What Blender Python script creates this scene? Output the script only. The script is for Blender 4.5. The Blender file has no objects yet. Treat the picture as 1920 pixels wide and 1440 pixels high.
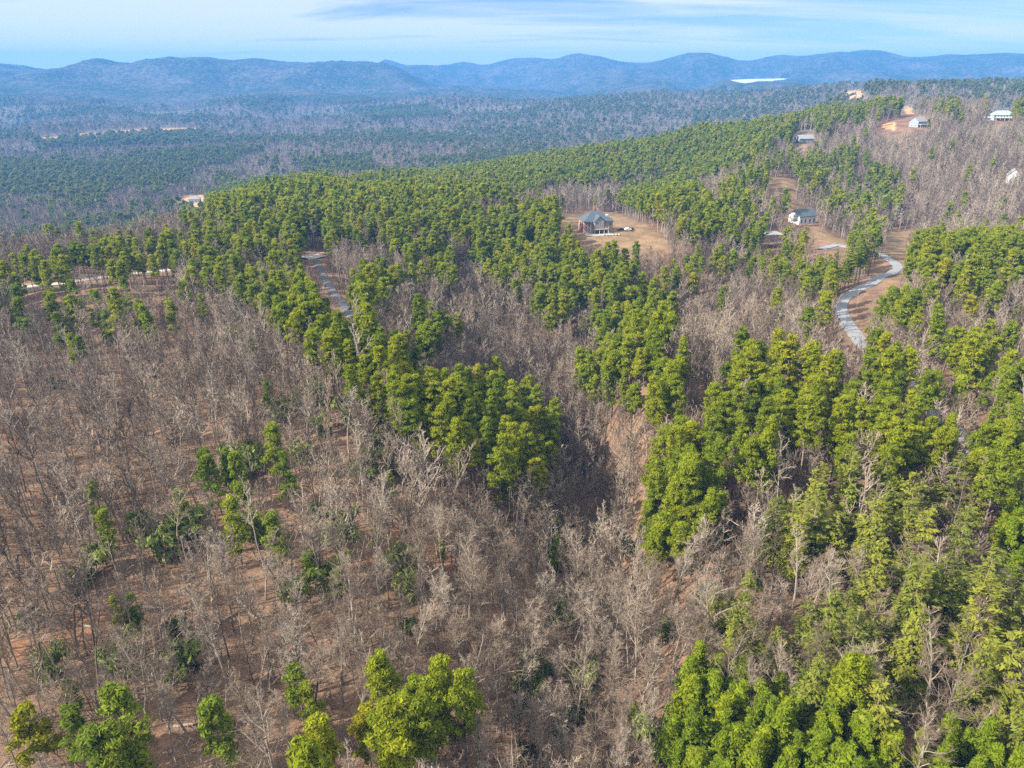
import bpy, bmesh, math, random
import numpy as np
from mathutils import Vector

# ------------------------------------------------------------------ camera, sky, sun, exposure
SC = bpy.context.scene
COL = SC.collection
W0, H0 = 1920.0, 1440.0            # the photograph's own pixels, used to read off places
FPX = 1331.0
PITCH = math.radians(24.0)
ZC = 100.0                          # camera height; all z below in world metres

cam_d = bpy.data.cameras.new('camera'); cam = bpy.data.objects.new('camera', cam_d); COL.objects.link(cam)
cam.location = (0, 0, ZC); cam.rotation_euler = (math.radians(90) - PITCH, 0, 0)
cam_d.sensor_fit = 'HORIZONTAL'; cam_d.sensor_width = 36.0; cam_d.lens = 36.0 * FPX / W0
cam_d.clip_start = 0.5; cam_d.clip_end = 60000
SC.camera = cam

SUN_EL, SUN_AZ = math.radians(36), math.radians(-112)    # azimuth from +Y, negative = left
world = bpy.data.worlds.new('World'); SC.world = world; world.use_nodes = True
nt = world.node_tree; N = nt.nodes; L = nt.links; N.clear()
out = N.new('ShaderNodeOutputWorld'); bg = N.new('ShaderNodeBackground'); bg.inputs['Strength'].default_value = 0.062
sky = N.new('ShaderNodeTexSky'); sky.sky_type = 'NISHITA'; sky.sun_disc = False
sky.sun_elevation = SUN_EL; sky.sun_rotation = SUN_AZ; sky.altitude = 1500; sky.air_density = 1.0; sky.dust_density = 0.2; sky.ozone_density = 4.0
tc = N.new('ShaderNodeTexCoord'); sep = N.new('ShaderNodeSeparateXYZ'); L.new(tc.outputs['Generated'], sep.inputs[0])
# cirrus sheet: project the view direction onto a high flat layer
zz = N.new('ShaderNodeMath'); zz.operation = 'ADD'; zz.inputs[1].default_value = 0.10; L.new(sep.outputs['Z'], zz.inputs[0])
dvx = N.new('ShaderNodeMath'); dvx.operation = 'DIVIDE'; L.new(sep.outputs['X'], dvx.inputs[0]); L.new(zz.outputs[0], dvx.inputs[1])
dvy = N.new('ShaderNodeMath'); dvy.operation = 'DIVIDE'; L.new(sep.outputs['Y'], dvy.inputs[0]); L.new(zz.outputs[0], dvy.inputs[1])
cmb = N.new('ShaderNodeCombineXYZ'); L.new(dvx.outputs[0], cmb.inputs[0]); L.new(dvy.outputs[0], cmb.inputs[1])
mp = N.new('ShaderNodeMapping'); mp.inputs['Rotation'].default_value = (0, 0, 0.35); mp.inputs['Scale'].default_value = (0.42, 1.2, 1); mp.inputs['Location'].default_value = (1.3, 0.4, 0)
L.new(cmb.outputs[0], mp.inputs[0])
cn = N.new('ShaderNodeTexNoise'); cn.inputs['Scale'].default_value = 1.0; cn.inputs['Detail'].default_value = 8; cn.inputs['Roughness'].default_value = 0.55; cn.inputs['Distortion'].default_value = 0.6
L.new(mp.outputs[0], cn.inputs['Vector'])
# cover thicker towards the left half of the sky
lf = N.new('ShaderNodeMapRange'); lf.inputs['From Min'].default_value = 0.55; lf.inputs['From Max'].default_value = -0.45; lf.inputs['To Min'].default_value = -0.06; lf.inputs['To Max'].default_value = 0.24
L.new(sep.outputs['X'], lf.inputs['Value'])
ad = N.new('ShaderNodeMath'); ad.operation = 'ADD'; L.new(cn.outputs['Fac'], ad.inputs[0]); L.new(lf.outputs[0], ad.inputs[1])
cr = N.new('ShaderNodeValToRGB'); cr.color_ramp.elements[0].position = 0.45; cr.color_ramp.elements[1].position = 0.68
cr.color_ramp.elements[0].color = (0.02, 0.02, 0.02, 1); cr.color_ramp.elements[1].color = (0.85, 0.85, 0.85, 1)
# bright cirrus veil added overhead, out of the frame, to fill the shadows
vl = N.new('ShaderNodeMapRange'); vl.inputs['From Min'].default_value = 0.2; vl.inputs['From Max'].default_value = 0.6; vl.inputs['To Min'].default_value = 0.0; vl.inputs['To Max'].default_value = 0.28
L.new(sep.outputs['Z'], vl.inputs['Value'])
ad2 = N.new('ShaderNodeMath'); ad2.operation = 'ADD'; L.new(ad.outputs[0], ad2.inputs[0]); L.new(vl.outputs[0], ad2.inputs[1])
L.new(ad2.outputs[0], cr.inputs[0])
mx = N.new('ShaderNodeMixRGB'); L.new(cr.outputs[0], mx.inputs['Fac']); tn = N.new('ShaderNodeMixRGB'); tn.blend_type = 'MULTIPLY'; tn.inputs['Fac'].default_value = 1.0; tn.inputs[2].default_value = (0.47, 0.53, 0.70, 1); L.new(sky.outputs[0], tn.inputs[1]); L.new(tn.outputs[0], mx.inputs[1]); 
hzn = N.new('ShaderNodeMapRange'); hzn.inputs['From Min'].default_value = 0.06; hzn.inputs['From Max'].default_value = -0.01; hzn.inputs['To Min'].default_value = 0.0; hzn.inputs['To Max'].default_value = 0.18; L.new(sep.outputs['Z'], hzn.inputs['Value'])
ad3 = N.new('ShaderNodeMath'); ad3.operation = 'ADD'; L.new(ad2.outputs[0], ad3.inputs[0]); L.new(hzn.outputs[0], ad3.inputs[1]); L.new(ad3.outputs[0], cr.inputs[0])
cc = N.new('ShaderNodeMixRGB'); cc.inputs[1].default_value = (4.5, 4.85, 5.2, 1); cc.inputs[2].default_value = (13.5, 13.5, 13.2, 1); vm = N.new('ShaderNodeMath'); vm.operation = 'MULTIPLY'; vm.inputs[1].default_value = 3.57; L.new(vl.outputs[0], vm.inputs[0]); L.new(vm.outputs[0], cc.inputs['Fac']); L.new(cc.outputs[0], mx.inputs[2])  # cloud colour brightened overhead, where unseen, for more fill light
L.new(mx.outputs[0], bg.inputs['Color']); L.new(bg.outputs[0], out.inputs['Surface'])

sd = bpy.data.lights.new('sun', 'SUN'); sd.energy = 4.6; sd.angle = math.radians(0.53); sd.color = (1.0, 0.91, 0.77)
sun = bpy.data.objects.new('sun', sd); COL.objects.link(sun)
sdir = Vector((math.sin(SUN_AZ) * math.cos(SUN_EL), math.cos(SUN_AZ) * math.cos(SUN_EL), math.sin(SUN_EL)))
sun.rotation_euler = sdir.to_track_quat('Z', 'Y').to_euler(); sun.location = (0, 0, 3000)

SC.view_settings.view_transform = 'Standard'; SC.view_settings.look = 'None'
SC.view_settings.exposure = 1.74; SC.view_settings.gamma = 1.0; SC.view_settings.use_curve_mapping = False
SC.cycles.use_denoising = False
SC.cycles.max_bounces = 5; SC.cycles.diffuse_bounces = 3; SC.cycles.transmission_bounces = 3; SC.cycles.volume_bounces = 1
SC.cycles.sample_clamp_indirect = 6

# ------------------------------------------------------------------ pixel <-> world
CP, SP = math.cos(PITCH), math.sin(PITCH)
def ray(x, y):
    u = (np.asarray(x, float) - W0 / 2) / FPX; v = (H0 / 2 - np.asarray(y, float)) / FPX
    return u, CP + v * SP, -SP + v * CP
def proj(X, Y, Z):
    Zr = Z - ZC
    d = Y * CP - Zr * SP; v = Y * SP + Zr * CP
    d = np.where(d < 0.1, 0.1, d)
    return W0 / 2 + FPX * X / d, H0 / 2 - FPX * v / d
def p_range(x, y, r, c=0):         # pixel at horizontal range r, minus canopy c
    dx, dy, dz = ray(x, y); h = math.hypot(dx, dy); return math.atan2(dx, dy), r, ZC + dz / h * r - c
def p_level(x, y, z, c=0):         # pixel where the view meets level z (relative to the camera)
    dx, dy, dz = ray(x, y); h = math.hypot(dx, dy); r = (z + c) / (dz / h); return math.atan2(dx, dy), r, ZC + z
def az_of(x, y):
    dx, dy, dz = ray(x, y); return math.atan2(dx, dy)

# ------------------------------------------------------------------ noise
def vnoise(x, y, seed=0):
    xi = np.floor(x).astype(np.int64); yi = np.floor(y).astype(np.int64)
    fx = x - xi; fy = y - yi; fx = fx * fx * (3 - 2 * fx); fy = fy * fy * (3 - 2 * fy)
    def h(a, b):
        n = (a * 374761393 + b * 668265263 + seed * 974634777) & 0xFFFFFFFF
        n = ((n ^ (n >> 13)) * 1274126177) & 0xFFFFFFFF
        return ((n ^ (n >> 16)) & 0xFFFF) / 65535.0
    return (h(xi, yi) * (1 - fx) + h(xi + 1, yi) * fx) * (1 - fy) + (h(xi, yi + 1) * (1 - fx) + h(xi + 1, yi + 1) * fx) * fy
def fbm(x, y, seed=0, o=4):
    s = 0; a = 0.5; t = 0
    for k in range(o):
        s = s + a * vnoise(x * 2 ** k, y * 2 ** k, seed + k); t += a; a *= 0.5
    return s / t
def ridged(x, y, seed=0, o=4):
    s = 0; a = 0.5; t = 0
    for k in range(o):
        s = s + a * (1 - np.abs(2 * vnoise(x * 2 ** k, y * 2 ** k, seed + k) - 1)); t += a; a *= 0.5
    return s / t

# ------------------------------------------------------------------ terrain height: thin-plate surface through surveyed points
CT = []
for x, y, z in [(0,1440,-92),(480,1440,-94),(960,1440,-103),(1400,1440,-97),(1920,1440,-92),
    (0,1100,-90),(480,1100,-93),(900,1100,-97),(1050,1100,-107),(1300,1100,-97),(1600,1100,-93),(1920,1100,-90),
    (0,850,-90),(400,850,-91),(750,850,-91),(1000,960,-106),(1130,930,-112),(1300,950,-95),(1600,900,-90),(1920,900,-88),
    (0,650,-92),(300,650,-92),(560,650,-90),(700,720,-86),(800,620,-100),(1000,700,-113),(1100,800,-112),(1180,740,-88),(1310,660,-113),(1400,720,-90),
    (1590,600,-90),(1800,650,-89),(1920,650,-88),(0,548,-95),(320,506,-95),(590,483,-94),(650,580,-94),
    (800,510,-99),(950,530,-106),(1000,490,-97),(1180,470,-94),(1115,436,-91.5),(1250,470,-94),(1320,490,-98),
    (1445,462,-97),(1500,425,-95),(1560,461,-96),(1675,500,-95),(1800,490,-94),(1920,510,-91),(350,440,-97),(600,420,-97),(760,410,-96),(900,410,-96)]:
    CT.append(p_level(x, y, z))
for x, y, r, c in [(0,440,420,18),(-200,470,400,18),(350,395,530,18),(560,335,640,18),(640,345,690,18),(800,330,760,18),(1000,300,860,18),(1150,275,910,18),(1300,243,960,18),
    (1500,215,1010,18),(1600,197,1060,18),(1720,236,880,0),(1877,223,980,0),(1920,212,1080,0),(2150,220,1100,10),(1505,262,850,0),(1600,340,690,15),
    (1900,341,700,0),(1465,345,625,0),(1750,420,560,12),(2200,420,560,10),(1250,335,760,15),(1100,370,620,15),
    (1600,180,1700,0),(1900,147,2300,14),(1750,157,2300,14),(1650,168,2000,14),(1800,178,1700,12),(2250,150,2300,10),
    (1560,158,2600,15),(1400,170,2700,15),(1200,182,2900,15),(1000,196,3000,15),(850,204,3000,15)]:
    CT.append(p_range(x, y, r, c))
for x, y, pts in [(480,165,[(4250,-150)]),(580,165,[(4280,-140)]),(680,165,[(4300,-150)]),(900,160,[(4950,-130)]),(-300,300,[(650,-150),(950,-175),(1500,-178),(2500,-178),(3500,-178)]), (0,300,[(560,-130),(720,-165),(1000,-176),(1600,-178),(2500,-178),(3400,-176)]),
    (350,300,[(650,-125),(800,-160),(1020,-174),(1700,-178),(2500,-178),(3300,-176)]), (640,250,[(780,-115),(950,-155),(1250,-175),(2000,-178),(3200,-176)]),
    (1000,250,[(980,-125),(1200,-160),(1600,-176),(2300,-172),(3600,-178),(4200,-178)]), (1300,220,[(1080,-110),(1350,-155),(1800,-165),(2200,-150),(3400,-150),(4500,-150)]),
    (1550,190,[(1200,-90),(1450,-110),(1900,-100),(3400,-140),(4500,-140)]), (1700,170,[(1250,-72),(1450,-72)]), (1900,170,[(1300,-80),(1500,-78),(3000,-70),(4500,-120)]), (2250,170,[(1400,-80),(3000,-70),(4500,-120)])]:
    a = az_of(x, y)
    for r, z in pts: CT.append((a, r, ZC + z))
# ground round and behind the viewer
for a in (-150, -110, -75, 75, 110, 150, 180):
    for r, z in ((60,-95),(300,-95),(900,-120),(3000,-170),(10000,-150)): CT.append((math.radians(a), r, ZC + z))
for a in (-40, -20, 0, 20, 40): CT.append((math.radians(a), 25, ZC - 97))
# mountain crests (pixel profile at a range) and what lies before and behind them
crest = [(-350,140,6000),(-150,134,6000),(0,132,6200),(60,127,6200),(130,122,6300),(185,119,6300),(240,123,6400),(290,116,6300),(390,112,6300),(430,118,6400),(470,114,6400),(560,116,6500),(620,119,6500),
    (690,117,6600),(735,124,6800),(800,124,7000),(870,121,7000),(920,116,7000),(965,109,7000),(1035,115,7200),(1077,101,8600),(1140,115,8800),(1185,118,8600),(1250,108,8400),
    (1290,97,8400),(1330,94,8400),(1385,114,8600),(1430,111,8800),(1470,106,9000),(1500,112,9200),(1560,97,9400),(1585,101,9400),(1620,94,9400),(1690,108,9400),(1760,110,9400),(1850,107,9400),(1920,106,9400),(2080,112,9400),(2300,118,9400)]
for x, y, r in crest:
    if x > 1050: r *= 0.76
    if x < 735: r *= 0.84
    a, r, z = p_range(x, y, r, 6); CT.append((a, r, z)); CT.append((a, r * 1.10, ZC - 40))
for x, y, r in [(-200,205,3900),(0,200,3500),(200,198,3500),(400,193,3500),(560,190,3500),(700,188,3500),(850,184,3500),(480,174,3850),(580,168,3880),(680,174,3900),(800,176,4200),(900,175,4300),(1000,170,4900),(1130,165,5200),(1250,163,5600),
                (0,168,4450),(200,160,4550),(400,158,4600),(600,152,4750),(800,150,5800),(1000,145,6100),(1150,140,7000),
                (1340,136,7100),(1390,137,7100),(1440,137,7100),(1490,133,7150),(1600,140,7300),(1750,138,7300),(1920,134,7300),(2200,134,7300),(1250,135,7300)]:
    if x > 1100 and r > 5500: r *= 0.80
    a, r, z = p_range(x, y, r); CT.append((a, r, z))
CT = np.array(CT); AS, RS = 2.2, 1.0
CX = np.stack([CT[:, 0] * AS, np.log(CT[:, 1]) * RS], 1)
def tps(d2): return 0.5 * d2 * np.log(d2 + 1e-9)
def solve():
    n = len(CX); D = ((CX[:, None] - CX[None]) ** 2).sum(2); K = tps(D) + np.eye(n) * 1e-6
    P = np.c_[np.ones(n), CX]; A = np.zeros((n + 3, n + 3)); A[:n, :n] = K; A[:n, n:] = P; A[n:, :n] = P.T
    return np.linalg.solve(A, np.r_[CT[:, 2], np.zeros(3)])
WTS = solve()
def smooth(e0, e1, x):
    t = np.clip((x - e0) / (e1 - e0), 0, 1); return t * t * (3 - 2 * t)
def inside(poly, X, Y):
    c = np.zeros(X.shape, bool); j = len(poly) - 1
    for i in range(len(poly)):
        xi, yi = poly[i]; xj, yj = poly[j]
        if yi != yj: c ^= ((yi > Y) != (yj > Y)) & (X < (xj - xi) * (Y - yi) / (yj - yi) + xi)
        j = i
    return c
LAKE_Z = -66.0                     # water level of the far lake
def level_xy(x, y, z):
    a, r, _ = p_level(x, y, z); return math.sin(a) * r, math.cos(a) * r
LAKE = [level_xy(x, y, LAKE_Z) for x, y in [(1369,150),(1376,152.5),(1386,154.5),(1396,156),(1410,154.5),(1422,152.2),(1436,152),(1448,152.4),(1453,150.8),(1464,150.2),(1470,149.2),(1480,146.8),(1455,147.3),(1420,147.8),(1390,148.8)]]
LK_A = (az_of(1355, 150), az_of(1495, 150))
HOUSE_PADS = []                     # (x, y, radius, z): level yards, filled in below
def ground(X, Y, pads=True):
    X = np.atleast_1d(np.asarray(X, float)); Y = np.atleast_1d(np.asarray(Y, float)); sh = X.shape; X = X.ravel(); Y = Y.ravel()
    r = np.maximum(np.hypot(X, Y), 12); a = np.arctan2(X, Y); z = np.empty_like(r)
    for i in range(0, len(r), 20000):
        q = np.stack([a[i:i+20000] * AS, np.log(r[i:i+20000]) * RS], 1)
        D = ((q[:, None] - CX[None]) ** 2).sum(2); z[i:i+20000] = tps(D) @ WTS[:-3] + np.c_[np.ones(len(q)), q] @ WTS[-3:]
    z = np.clip(z, ZC - 185, ZC + 160)
    z += (fbm(X / 45, Y / 45, 3, 4) - 0.5) * 7 * (1 - smooth(900, 1500, r) * 0.2)
    far = smooth(1300, 2600, r)
    z += far * (fbm(X / 420, Y / 420, 11, 4) - 0.5) * 55 * (1 - smooth(5200, 6000, r) * 0.3)
    mt = smooth(3900, 5000, r) * (1 - 0.85 * smooth(0.55, 1.0, (z - ZC) / 40 + 0.5))
    ca, sa = math.cos(0.5), math.sin(0.5)
    rx, ry = X * ca - Y * sa, X * sa + Y * ca
    z += mt * (ridged(X / 900, Y / 2100, 21, 5) - 0.62) * 240
    z += smooth(3500, 4500, r) * (ridged(rx / 330, ry / 500, 31, 4) - 0.6) * 42 * (1 - 0.6 * smooth(0, 30, z - ZC))
    z += smooth(4000, 4600, r) * (fbm(X / 230, Y / 230, 71, 4) - 0.5) * 34 * (1 - 0.45 * smooth(-20, 40, z - ZC))
    win = smooth(LK_A[0] - 0.10, LK_A[0], a) * (1 - smooth(LK_A[1], LK_A[1] + 0.10, a))
    q = (win > 0) & (r > 2850) & (r < 3690)          # low ground on the near side of the lake
    z = np.where(q, np.minimum(z, ZC + LAKE_Z / 3690 * r - 24 + (1 - win) * 400), z)
    w2 = smooth(LK_A[0] - 0.03, LK_A[0], a) * (1 - smooth(LK_A[1], LK_A[1] + 0.03, a)) * smooth(3480, 3640, r) * (1 - smooth(5350, 5500, r))
    z = z + (np.clip(z, ZC + LAKE_Z - 2, ZC + LAKE_Z + 2) - z) * w2
    z = np.where(inside(LAKE, X, Y), ZC + LAKE_Z - 6, z)
    if pads:
        for (px, py, rad, pz) in HOUSE_PADS:
            d = np.hypot(X - px, Y - py); z = z + (pz - z) * (1 - smooth(rad, rad * 1.9, d))
    return z.reshape(sh)
RG = np.exp(np.linspace(math.log(40), math.log(11000), 2600))
def at(x, y, pads=False, c=0):     # first ground point seen at a pixel
    dx, dy, dz = ray(x, y); h = math.hypot(dx, dy)
    X = dx / h * RG; Y = dy / h * RG; Z = ZC + dz / h * RG - c
    g = ground(X, Y, pads); k = np.argmax(Z <= g)
    if Z[k] > g[k]: k = len(RG) - 1
    return float(X[k]), float(Y[k]), float(g[k])

HOUSES = {}
for key, x, y, rad in [('brick', 1116, 434, 15), ('white', 1503, 418, 11), ('shelter', 1446, 462, 8), ('grey', 1507, 268, 12), ('ridge', 1720, 238, 13), ('ranch', 1876, 226, 14), ('hill', 1896, 343, 11), ('valley', 366, 380, 14)]:
    hx, hy, hz = at(x, y); HOUSES[key] = (hx, hy, hz); HOUSE_PADS.append((hx, hy, rad, hz))

# ------------------------------------------------------------------ materials
def mat(name):
    m = bpy.data.materials.new(name); m.use_nodes = True; n = m.node_tree.nodes; b = n['Principled BSDF']; return m, m.node_tree, n, m.node_tree.links, b
def ramp(n, cols):
    r = n.new('ShaderNodeValToRGB'); e = r.color_ramp.elements
    while len(e) < len(cols): e.new(0.5)
    for k, (p, c) in enumerate(cols): e[k].position = p; e[k].color = (*c, 1)
    return r
def plain(name, c, rough=0.8, var=0.12, scale=2.0, spec=0.2, metal=0.0):
    m, t, n, l, b = mat(name)
    tx = n.new('ShaderNodeTexCoord'); no = n.new('ShaderNodeTexNoise'); no.inputs['Scale'].default_value = scale; no.inputs['Detail'].default_value = 5
    l.new(tx.outputs['Object'], no.inputs['Vector'])
    r = ramp(n, [(0.3, tuple(v * (1 - var) for v in c)), (0.7, tuple(min(1, v * (1 + var)) for v in c))])
    l.new(no.outputs['Fac'], r.inputs[0]); l.new(r.outputs[0], b.inputs['Base Color'])
    b.inputs['Roughness'].default_value = rough; b.inputs['Specular IOR Level'].default_value = spec; b.inputs['Metallic'].default_value = metal
    return m
def foliage(name, cols, tint=0.35, transl=0.35):
    m, t, n, l, b = mat(name); n.remove(b); o = n['Material Output']
    oi = n.new('ShaderNodeObjectInfo'); r = ramp(n, cols); l.new(oi.outputs['Random'], r.inputs[0])
    at_ = n.new('ShaderNodeAttribute'); at_.attribute_name = 'tint'
    mr = n.new('ShaderNodeMapRange'); mr.inputs['To Min'].default_value = 1 - tint; mr.inputs['To Max'].default_value = 1 + tint; l.new(at_.outputs['Fac'], mr.inputs['Value'])
    mu = n.new('ShaderNodeVectorMath'); mu.operation = 'SCALE'; l.new(r.outputs[0], mu.inputs[0]); l.new(mr.outputs[0], mu.inputs['Scale'])
    d = n.new('ShaderNodeBsdfDiffuse'); tr = n.new('ShaderNodeBsdfTranslucent'); ms = n.new('ShaderNodeMixShader'); ms.inputs[0].default_value = transl
    l.new(mu.outputs[0], d.inputs[0]); l.new(mu.outputs[0], tr.inputs[0]); l.new(d.outputs[0], ms.inputs[1]); l.new(tr.outputs[0], ms.inputs[2]); l.new(ms.outputs[0], o.inputs[0])
    return m
def bark(name, cols):
    m, t, n, l, b = mat(name)
    oi = n.new('ShaderNodeObjectInfo'); r = ramp(n, cols); l.new(oi.outputs['Random'], r.inputs[0])
    tx = n.new('ShaderNodeTexCoord'); no = n.new('ShaderNodeTexNoise'); no.inputs['Scale'].default_value = 1.3; no.inputs['Detail'].default_value = 4; l.new(tx.outputs['Object'], no.inputs['Vector'])
    mr = n.new('ShaderNodeMapRange'); mr.inputs['To Min'].default_value = 0.65; mr.inputs['To Max'].default_value = 1.35; l.new(no.outputs['Fac'], mr.inputs['Value'])
    mu = n.new('ShaderNodeVectorMath'); mu.operation = 'SCALE'; l.new(r.outputs[0], mu.inputs[0]); l.new(mr.outputs[0], mu.inputs['Scale'])
    l.new(mu.outputs[0], b.inputs['Base Color']); b.inputs['Roughness'].default_value = 0.9; b.inputs['Specular IOR Level'].default_value = 0.1
    return m
M = {}
M['pine'] = foliage('pine_needles', [(0, (0.125, 0.165, 0.015)), (0.35, (0.172, 0.21, 0.016)), (0.7, (0.205, 0.232, 0.015)), (0.95, (0.225, 0.24, 0.015)), (1, (0.245, 0.235, 0.015))], 0.28, 0.5)
M['young'] = foliage('young_pine_needles', [(0, (0.13, 0.180, 0.014)), (0.6, (0.170, 0.222, 0.014)), (1, (0.21, 0.245, 0.014))], 0.28, 0.5)
M['white'] = foliage('white_pine_needles', [(0, (0.130, 0.155, 0.030)), (0.6, (0.185, 0.205, 0.034)), (1, (0.225, 0.235, 0.034))], 0.28, 0.5)
M['soft'] = foliage('soft_pine_needles', [(0, (0.12, 0.165, 0.02)), (0.6, (0.165, 0.21, 0.022)), (1, (0.21, 0.24, 0.02))], 0.28, 0.5)
M['vpine'] = foliage('valley_pine_needles', [(0, (0.095, 0.112, 0.028)), (1, (0.135, 0.145, 0.034))], 0.18, 0.45)
M['gold'] = foliage('golden_pine_needles', [(0, (0.19, 0.195, 0.013)), (1, (0.21, 0.205, 0.013))], 0.3, 0.42)
M['shrub'] = foliage('shrub_leaves', [(0, (0.028, 0.050, 0.012)), (0.6, (0.05, 0.078, 0.016)), (1, (0.085, 0.10, 0.03))])
M['fuzz'] = foliage('pale_sapling_buds', [(0, (0.15, 0.18, 0.05)), (1, (0.20, 0.23, 0.065))])
M['pbark'] = bark('pine_bark', [(0, (0.10, 0.075, 0.06)), (1, (0.20, 0.16, 0.13))])
M['bark'] = bark('hardwood_bark', [(0, (0.08, 0.068, 0.056)), (0.5, (0.19, 0.163, 0.132)), (1, (0.24, 0.21, 0.175))])
M['twig'] = bark('hardwood_twigs', [(0, (0.078, 0.055, 0.039)), (0.5, (0.155, 0.117, 0.086)), (1, (0.245, 0.202, 0.160))])
M['wash'] = plain('white_painted_wood', (0.42, 0.42, 0.41)); M['cream'] = plain('cream_siding', (0.40, 0.385, 0.35)); M['bluegrey'] = plain('blue_grey_siding', (0.20, 0.225, 0.26))
M['slate'] = plain('slate_roof', (0.05, 0.064, 0.078), 0.75, 0.25, 6); M['greyroof'] = plain('grey_roof', (0.17, 0.178, 0.18), 0.8, 0.2, 5); M['bluemetal'] = plain('blue_metal_roof', (0.20, 0.29, 0.36), 0.4, 0.1, 2, 0.5)
M['glass'] = plain('dark_window_glass', (0.03, 0.04, 0.05), 0.08, 0.1, 1, 0.6); M['stone'] = plain('pale_stone', (0.30, 0.26, 0.21), 0.9, 0.3, 8); M['concrete'] = plain('concrete', (0.27, 0.265, 0.255), 0.85, 0.12, 1)
M['deck'] = plain('deck_boards', (0.26, 0.21, 0.17)); M['dark'] = plain('dark_paint', (0.02, 0.022, 0.025), 0.3, 0.1, 2, 0.5); M['rubber'] = plain('tyre_rubber', (0.02, 0.02, 0.02)); M['log'] = plain('weathered_log', (0.20, 0.165, 0.135), 0.9, 0.3, 3)
M['carwhite'] = plain('white_car_paint', (0.7, 0.7, 0.7), 0.3, 0.02, 1, 0.5); M['tan'] = plain('orange_new_lumber', (0.55, 0.32, 0.10), 0.8, 0.2, 3)
m, t, n, l, b = mat('red_brick'); bt = n.new('ShaderNodeTexBrick'); bt.inputs['Scale'].default_value = 4.0
bt.inputs['Color1'].default_value = (0.25, 0.072, 0.048, 1); bt.inputs['Color2'].default_value = (0.19, 0.058, 0.042, 1); bt.inputs['Mortar'].default_value = (0.26, 0.16, 0.13, 1)
tx = n.new('ShaderNodeTexCoord'); l.new(tx.outputs['Object'], bt.inputs['Vector']); l.new(bt.outputs[0], b.inputs['Base Color']); b.inputs['Roughness'].default_value = 0.9; M['brick'] = m
def road_mat(name, c1, c2):
    m, t, n, l, b = mat(name); tx = n.new('ShaderNodeTexCoord')
    a1 = n.new('ShaderNodeTexNoise'); a1.inputs['Scale'].default_value = 0.18; a1.inputs['Detail'].default_value = 8; l.new(tx.outputs['Object'], a1.inputs['Vector'])
    r = ramp(n, [(0.3, c1), (0.7, c2)]); l.new(a1.outputs['Fac'], r.inputs[0]); l.new(r.outputs[0], b.inputs['Base Color']); b.inputs['Roughness'].default_value = 0.9
    return m
M['road'] = road_mat('weathered_asphalt', (0.135, 0.143, 0.155), (0.165, 0.175, 0.19)); M['gravel'] = road_mat('pale_gravel', (0.25, 0.225, 0.20), (0.38, 0.355, 0.32)); M['drive'] = road_mat('dark_asphalt', (0.055, 0.055, 0.062), (0.10, 0.10, 0.105))
M['redclay'] = road_mat('red_clay', (0.20, 0.085, 0.042), (0.34, 0.17, 0.09))
# ground: soil colours by place (attribute 'soil' rgb painted from the survey) broken up by leaf-litter noise
m, t, n, l, b = mat('forest_floor'); tx = n.new('ShaderNodeTexCoord')
so = n.new('ShaderNodeAttribute'); so.attribute_name = 'soil'
n1 = n.new('ShaderNodeTexNoise'); n1.inputs['Scale'].default_value = 0.11; n1.inputs['Detail'].default_value = 12; n1.inputs['Roughness'].default_value = 0.7; l.new(tx.outputs['Object'], n1.inputs['Vector'])
n2 = n.new('ShaderNodeTexNoise'); n2.inputs['Scale'].default_value = 1.6; n2.inputs['Detail'].default_value = 6; n2.inputs['Roughness'].default_value = 0.75; l.new(tx.outputs['Object'], n2.inputs['Vector'])
m1 = n.new('ShaderNodeMapRange'); m1.inputs['From Min'].default_value = 0.3; m1.inputs['From Max'].default_value = 0.7; m1.inputs['To Min'].default_value = 0.55; m1.inputs['To Max'].default_value = 1.45; l.new(n1.outputs['Fac'], m1.inputs['Value'])
m2 = n.new('ShaderNodeMapRange'); m2.inputs['From Min'].default_value = 0.25; m2.inputs['From Max'].default_value = 0.75; m2.inputs['To Min'].default_value = 0.35; m2.inputs['To Max'].default_value = 1.65; l.new(n2.outputs['Fac'], m2.inputs['Value'])
mm = n.new('ShaderNodeMath'); mm.operation = 'MULTIPLY'; l.new(m1.outputs[0], mm.inputs[0]); l.new(m2.outputs[0], mm.inputs[1])
sc = n.new('ShaderNodeVectorMath'); sc.operation = 'SCALE'; l.new(so.outputs['Color'], sc.inputs[0]); l.new(mm.outputs[0], sc.inputs['Scale'])
l.new(sc.outputs[0], b.inputs['Base Color']); b.inputs['Roughness'].default_value = 1.0; b.inputs['Specular IOR Level'].default_value = 0.05
bp = n.new('ShaderNodeBump'); bp.inputs['Strength'].default_value = 0.6; bp.inputs['Distance'].default_value = 0.35; l.new(n2.outputs['Fac'], bp.inputs['Height']); l.new(bp.outputs[0], b.inputs['Normal'])
M['floor'] = m
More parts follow.
